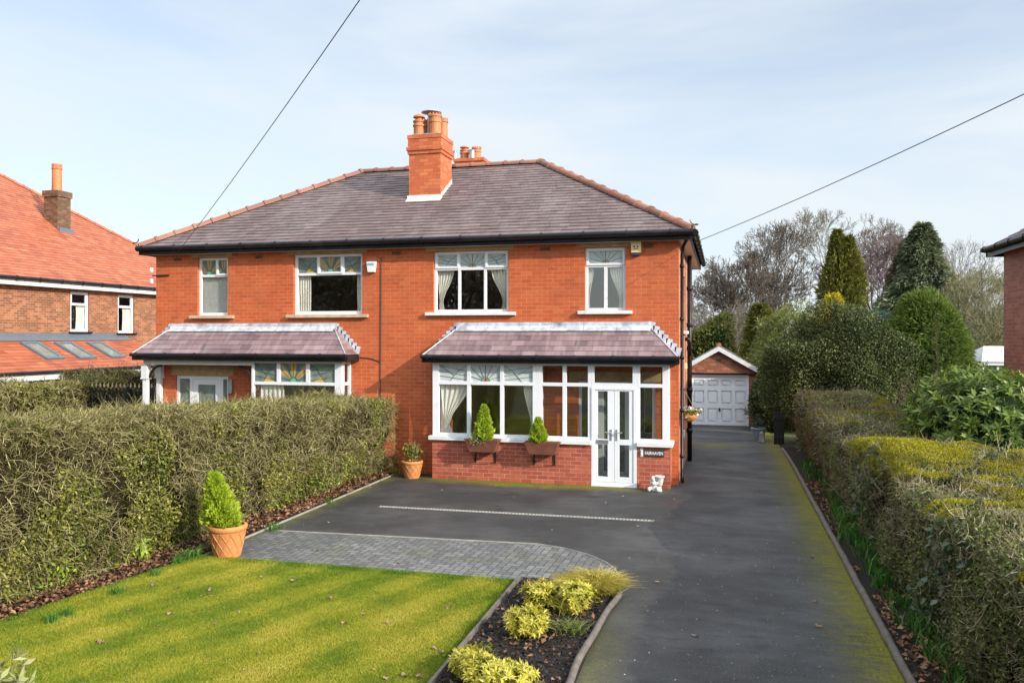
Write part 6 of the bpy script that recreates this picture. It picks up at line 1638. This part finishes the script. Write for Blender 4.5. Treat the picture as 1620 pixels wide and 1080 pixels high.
m.frame((0, nY1, 0), (-1, 0, 0), (0, 1, 0)); m.slab(-XN + .281, -XN + 13.7, -.5, nzE - .1, [], -.28, 0); m.build('wall', M['brick_brown'], nb_)
for r_ in nw:
    h = r_[3] - r_[2]; window(nb_, NF, r_, [(r_[0] + .09, r_[1] - .09, r_[2] + .09, r_[3] - h * .34, 'c'), (r_[0] + .12, r_[1] - .12, r_[3] - h * .28, r_[3] - .1, 'c')], inset=.05, sill=1, sillmat='black_gloss', sill_h=.06, curtains=[(r_[0] + (r_[1] - r_[0]) * .45, r_[1] - .08, r_[2], r_[3] - h * .3, 0)])
q = MB(); q.box(XN - 3, XN - .3, nY0 + .3, nY1 - .3, 2.6, 2.7); q.box(XN - 3, XN - 2.9, nY0 + .3, nY1 - .3, -.4, nzE); q.build('interior_wall', M['plaster'], nb_)
t_ = 7.0; o = .35; rise = 4.75 / 6.6
e0, e1 = (XN + o, nY0 - 6, nzE), (XN + o, nY1 + o, nzE); ap = (XN + o - t_, nY1 + o - t_, nzE + t_ * rise); ap2 = (XN + o - t_, nY0 - 6, nzE + t_ * rise); e2 = (XN + o - 2 * t_, nY1 + o, nzE); e3 = (XN + o - 2 * t_, nY0 - 6, nzE)
m = MB()
for q in ([e0, e1, ap, ap2], [e1, e2, ap], [e2, e3, ap2, ap], [e3, e0, ap2]): m.poly(q, .3)
tiles(m, [e0, e1, ap, ap2], .33, .20, .02, 301, jit=.001); rfn = m.build('roof', M['clay_tile'], nb_)
m = MB(); half_tiles(m, e1, ap, .10, .4, 302); half_tiles(m, ap2, ap, .10, .4, 303); m.build('ridge_tiles', M['clay_tile'], rfn)
m = MB(); m.bar((XN + o - .02, nY0 - 6, nzE - .18), (XN + o - .02, nY1 + o, nzE - .18), .04, .22); m.box(XN, XN + o - .05, nY0 - 6, nY1 + o, nzE - .29, nzE - .27); m.build('fascia', M['white_paint'], nb_)
m = MB(); m.tube([(XN + o + .06, nY0 - 6, nzE - .06), (XN + o + .06, nY1 + o, nzE - .06)], .07, 8)
for k in range(26): yy = nY0 - 5 + k * 1.0; m.tube([(XN + o + .06, yy - .03, nzE - .06), (XN + o + .06, yy + .03, nzE - .06)], .085, 8)
m.build('gutter', M['black_gloss'], nb_)
# chimney on the near slope
def roof_hit(u, v):
    a = ray(u, v); n_ = np.array([rise, 0, 1.0]); p0 = np.array([XN + o, 0, nzE]); tq = ((p0 - np.array([0, 0, CAM_H])) @ n_) / (a @ n_); return np.array([0, 0, CAM_H]) + a * tq
cb = roof_hit(100, 364); s_ = .0
dd = np.linalg.norm(cb[:2]); wpx = dd / F_PX; cw = 34 * wpx * .62; ctz = CAM_H + (CY - 303) / F_PX * (-cb[0] * SN + cb[1] * CS)
m = MB(); m.box(cb[0] - cw, cb[0] + .05, cb[1] - cw * .55, cb[1] + cw * .55, cb[2] - 1.2, ctz - .25); m.box(cb[0] - cw - .05, cb[0] + .10, cb[1] - cw * .55 - .05, cb[1] + cw * .55 + .05, ctz - .25, ctz)
chn = m.build('chimney', M['brick_old'], nb_); pot(chn, (cb[0] - cw / 2, cb[1], ctz), 38 * wpx, .2, 'tall')
m = MB(); m.box(cb[0] - .02, cb[0] + .2, cb[1] - cw * .6, cb[1] + cw * .6, cb[2] - .25, cb[2] + .06); m.build('chimney_flashing', M['grey_metal'], chn)
# lean-to with roof windows
wl = 2.3; lz1 = PX(0, 533, XN)[2]; lx = XN + wl; lz0 = PX(0, 591, lx)[2]; ly1 = PX(198, 537, XN)[1]
a, b, c, d = (lx, nY0 - 4, lz0), (lx, ly1 + .8, lz0), (XN, ly1, lz1), (XN, nY0 - 4, lz1)
m = MB(); m.poly([a, b, c, d], .3); m.poly([b, (XN, ly1 + .8, lz0), c], .3); tiles(m, [a, b, c, d], .33, .22, .025, 305); lr = m.build('lean_to_roof', M['clay_tile'], nb_)
nl = np.array([lz1 - lz0, 0, wl]); nl = nl / np.linalg.norm(nl)
m = MB(); m.poly([np.array(p) + nl * .04 for p in ((XN + .35, nY0 - 4, lz1 - .35 * (lz1 - lz0) / wl), (XN + .35, ly1, lz1 - .35 * (lz1 - lz0) / wl), (XN, ly1, lz1), (XN, nY0 - 4, lz1))]); m.box(XN + .002, XN + .012, nY0 - 4, ly1, lz1, lz1 + .14); m.build('lead_flashing', M['grey_metal'], lr)
m = MB(); m.box(XN + .1, lx - .15, nY0 - 4, ly1 + .7, -.5, lz0 - .15); m.build('lean_to_wall', M['brick_brown'], nb_)
m = MB(); m.tube([(lx + .06, nY0 - 4, lz0 - .03), (lx + .06, ly1 + .8, lz0 - .03)], .06, 8); m.build('gutter', M['black_gloss'], nb_)
m = MB(); m.bar((lx - .01, nY0 - 4, lz0 - .18), (lx - .01, ly1 + .8, lz0 - .18), .03, .2); m.build('fascia', M['white_paint'], nb_)
def lean_hit(u, v):
    a_ = ray(u, v); p0 = np.array([XN, 0, lz1]); tq = ((p0 - np.array([0, 0, CAM_H])) @ nl) / (a_ @ nl); return np.array([0, 0, CAM_H]) + a_ * tq
sd_ = np.array([wl, 0, lz0 - lz1]); sd_ = sd_ / np.linalg.norm(sd_)
for (tl, tr, bl) in (((30, 544), (58, 543), (58, 571)), ((84, 544), (110, 543), (113, 570)), ((136, 544), (160, 544), (163, 568))):
    p = lean_hit(*tl); q = lean_hit(*tr); y0, y1 = p[1], q[1]; b_ = lean_hit(*bl); s0 = (p - np.array([XN, p[1], lz1])) @ sd_; s1 = (b_ - np.array([XN, b_[1], lz1])) @ sd_
    W_ = lambda y, s, h: np.array([XN, y, lz1]) + sd_ * s + nl * h
    m = MB(); fw = .12
    for (ya, yb_, sa, sb_) in ((y0, y1, s0, s0 + fw), (y0, y1, s1 - fw, s1), (y0, y0 + fw, s0 + fw, s1 - fw), (y1 - fw, y1, s0 + fw, s1 - fw)):
        tp = [W_(ya, sa, .1), W_(ya, sb_, .1), W_(yb_, sb_, .1), W_(yb_, sa, .1)]; bt_ = [W_(ya, sa, .0), W_(ya, sb_, .0), W_(yb_, sb_, .0), W_(yb_, sa, .0)]
        m.poly(tp)
        for k in range(4): m.poly([bt_[k], bt_[(k + 1) % 4], tp[(k + 1) % 4], tp[k]])
    rw = m.build('roof_window', M['grey_metal'], nb_)
    m = MB(); m.poly([W_(y0 + fw, s0 + fw, .07), W_(y0 + fw, s1 - fw, .07), W_(y1 - fw, s1 - fw, .07), W_(y1 - fw, s0 + fw, .07)]); m.build('pane', M['leaded_dark'], rw)
    m = MB(); m.poly([W_(y0 + fw, s0 + fw, .045), W_(y0 + fw, s1 - fw, .045), W_(y1 - fw, s1 - fw, .045), W_(y1 - fw, s0 + fw, .045)]); m.build('blind', M['plaster'], rw)
# neighbour's hedge and iron gate
hedge('hedge', 'distant bare hedge in front of the left neighbour lean-to', -18.2, -17.0, 14.5, 20.4, lambda y: 1.86 + .04 * math.sin(y * 2), 310, 9000, 6000, tw=(.22, .009), leafs=(.06, .04), sides=('x1', 'top', 'y0', 'y1'))
hedge('hedge', 'low bare hedge behind the black iron gate', -20.5, -13.9, 21.6, 22.6, lambda y: 1.95, 315, 7000, 6000, tw=(.22, .009), leafs=(.06, .04), sides=('top', 'y0'))
gt = thing('iron_gate', 'black wrought iron double gate with spear tops left of the white porch post', 'gate', (-15.5, 19, 0))
zt = PY(180, 616, 19.0)[2]; gl0, gl1 = PY(141, 620, 19.0)[0], PY(245, 620, 19)[0]; gm = PY(202, 620, 19)[0]
for x in (gl0, gm, gl1):
    m = MB(); m.box(x - .09, x + .09, 18.93, 19.07, 0, zt + .03); m.lathe([(.03, 0), (.06, .04), (.03, .1), (.005, .12)], (x, 19, zt + .03), 8); m.build('post', M['black_iron'], gt)
for (a, b) in ((gl0 + .1, gm - .1), (gm + .1, gl1 - .1)):
    m = MB()
    for z in (.15, zt - .28, zt - .05): m.bar((a, 19, z), (b, 19, z), .03, .04)
    n = int((b - a) / .13)
    for k in range(n + 1): x = a + (b - a) * k / n; m.bar((x, 19, .1), (x, 19, zt + .05), .022, .022)
    for k in range(n):
        x = a + (b - a) * (k + .5) / n; m.tube([(x + .055 * math.cos(t), 19, zt - .165 + .09 * math.sin(t)) for t in np.linspace(0, 6.283, 10)], .009, 4)
    lf = m.build('gate_leaf', M['black_iron'], gt)
    m = MB()
    for k in range(n + 1): x = a + (b - a) * k / n; m.lathe([(.012, 0), (.028, .04), (.004, .14)], (x, 19, zt + .05), 6)
    m.build('spear_tops', M['stone_sill'], lf)

# ------------------------------------------------------------------ the neighbour on the right
XQ = 6.4; qy1 = PX(1588, 450, XQ)[1]; qz = PX(1588, 394, XQ)[2]; qy0 = 15.2
rn = thing('neighbour_house', 'dull red brick house corner with dark slate roof at the right edge', 'house', (XQ, qy1, 0))
m = MB(O=(XQ, 0, 0), U=(0, -1, 0), N=(-1, 0, 0)); m.slab(-qy1, -qy0, -.5, qz, [], -.28, 0)
m.frame((0, qy1, 0), (-1, 0, 0), (0, 1, 0)); m.slab(-XQ - 7, -XQ - .281, -.5, qz, [], -.28, 0); m.frame((0, qy0, 0), (1, 0, 0), (0, -1, 0)); m.slab(XQ + .281, XQ + 7, -.5, qz, [], -.28, 0)
m.build('wall', M['brick_dull'], rn)
o = .3; ze = qz + .05; hd = (qy1 - qy0) / 2 + o
a, b, c, d = (XQ - o, qy1 + o, ze), (XQ - o, qy0 - o, ze), (XQ + 7.3, qy0 - o, ze), (XQ + 7.3, qy1 + o, ze); e, f = (XQ - o + hd, (qy0 + qy1) / 2, ze + hd * .6), (XQ + 7.3, (qy0 + qy1) / 2, ze + hd * .6)
m = MB()
for q in ([a, b, e], [b, c, f, e], [d, a, e, f], [a, d, c, b]): m.poly(q, .3)
tiles(m, [a, b, e], .3, .22, .014, 320); tiles(m, [d, a, e, f], .3, .22, .014, 321); m.build('roof', M['slate'], rn)
gutter_run(rn, [(XQ - o, qy1 + o, ze - .04), (XQ - o, qy0 - o, ze - .04)], inward=(1, 0), fascia=.17)
gutter_run(rn, [(XQ - o, qy1 + o, ze - .04), (XQ + 7, qy1 + o, ze - .04)], inward=(0, -1), fascia=.17)
# small white conservatory roof behind it
cp = PD(1572, 563, 27); t = thing('conservatory', 'small white conservatory with pale sloping roof behind the right hand house', 'conservatory', (cp[0], cp[1], 0))
x0, x1 = PD(1558, 563, 27)[0], PD(1640, 563, 27)[0]; y0 = cp[1]; z0 = CAM_H - (572 - CY) / F_PX * 27; z1 = CAM_H - (553 - CY) / F_PX * 27
m = MB(); m.poly([(x0 - .1, y0 - .1, z0), (x1, y0 - .1, z0), (x1, y0 + 1.5, z1 + .1), (x0 + .4, y0 + 1.5, z1 + .1)]); m.poly([(x0 - .1, y0 + 3, z0), (x0 - .1, y0 - .1, z0), (x0 + .4, y0 + 1.5, z1 + .1)]); m.build('roof', M['blind'], t)
m = MB()
for k in range(5): xx = x0 + (x1 - x0) * k / 4; m.box(xx - .04, xx + .04, y0, y0 + .07, 0, z0 - .12)
m.box(x0 - .1, x1, y0 - .06, y0 + .06, z0 - .12, z0 - .01); m.box(x0, x1, y0 + .0, y0 + .06, .5, .6); m.build('frame', M['upvc'], t)
m = MB(); m.poly([(x0, y0 + .035, .0), (x1, y0 + .035, 0), (x1, y0 + .035, z0 - .12), (x0, y0 + .035, z0 - .12)]); m.build('pane', M['leaded_dark'], t)

# ------------------------------------------------------------------ overhead cables
def cable(a, b, sag, lab):
    a, b = np.array(a), np.array(b); m = MB(); m.tube([a + (b - a) * k / 24 - np.array([0, 0, sag * 4 * (k / 24) * (1 - k / 24)]) for k in range(25)], .0065, 6)
    tag(m.build('overhead_cable', M['cable'], loc=tuple(a)), lab, 'cable')
e_ = PY(277, 404, YW - .03); far = PD(560, 0, 9.0); far2 = e_ + (far - e_) * 1.35; cable(e_, far2, .12, 'thin black cable running from the left house eaves up across the sky')
e_ = np.array([XR + .28, YW + .2, PY(1103, 383, YW)[2]]); far = PD(1620, 138, 9.5); far2 = e_ + (far - e_) * 1.4; cable(e_, far2, .10, 'thin black cable running from the right eaves corner up to the right')

# ------------------------------------------------------------------ trees across the road, which the windows mirror
r = rng_(400); n = 110000
x = -45 + 75 * r.random(n); hh = 8.5 - 5.2 * np.exp(-((x + 9.5) / 3.8) ** 2) + 2.5 * np.sin(x * .21) + 1.6 * np.sin(x * .55 + 1); z = hh * (1 - r.random(n) ** 1.6); y = -24 - 6 * r.random(n)
P = np.stack([x, y, z], 1); V, Fc = leaf_geo(P, rdirs(n, r) + np.array([0, 0, .5]), rdirs(n, r), .5, .24)
tag(build_np('roadside_woodland', V, Fc, M['winter_wood'], None, r.random(n)), 'belt of winter trees across the road behind the camera', 'woodland', kind='stuff')
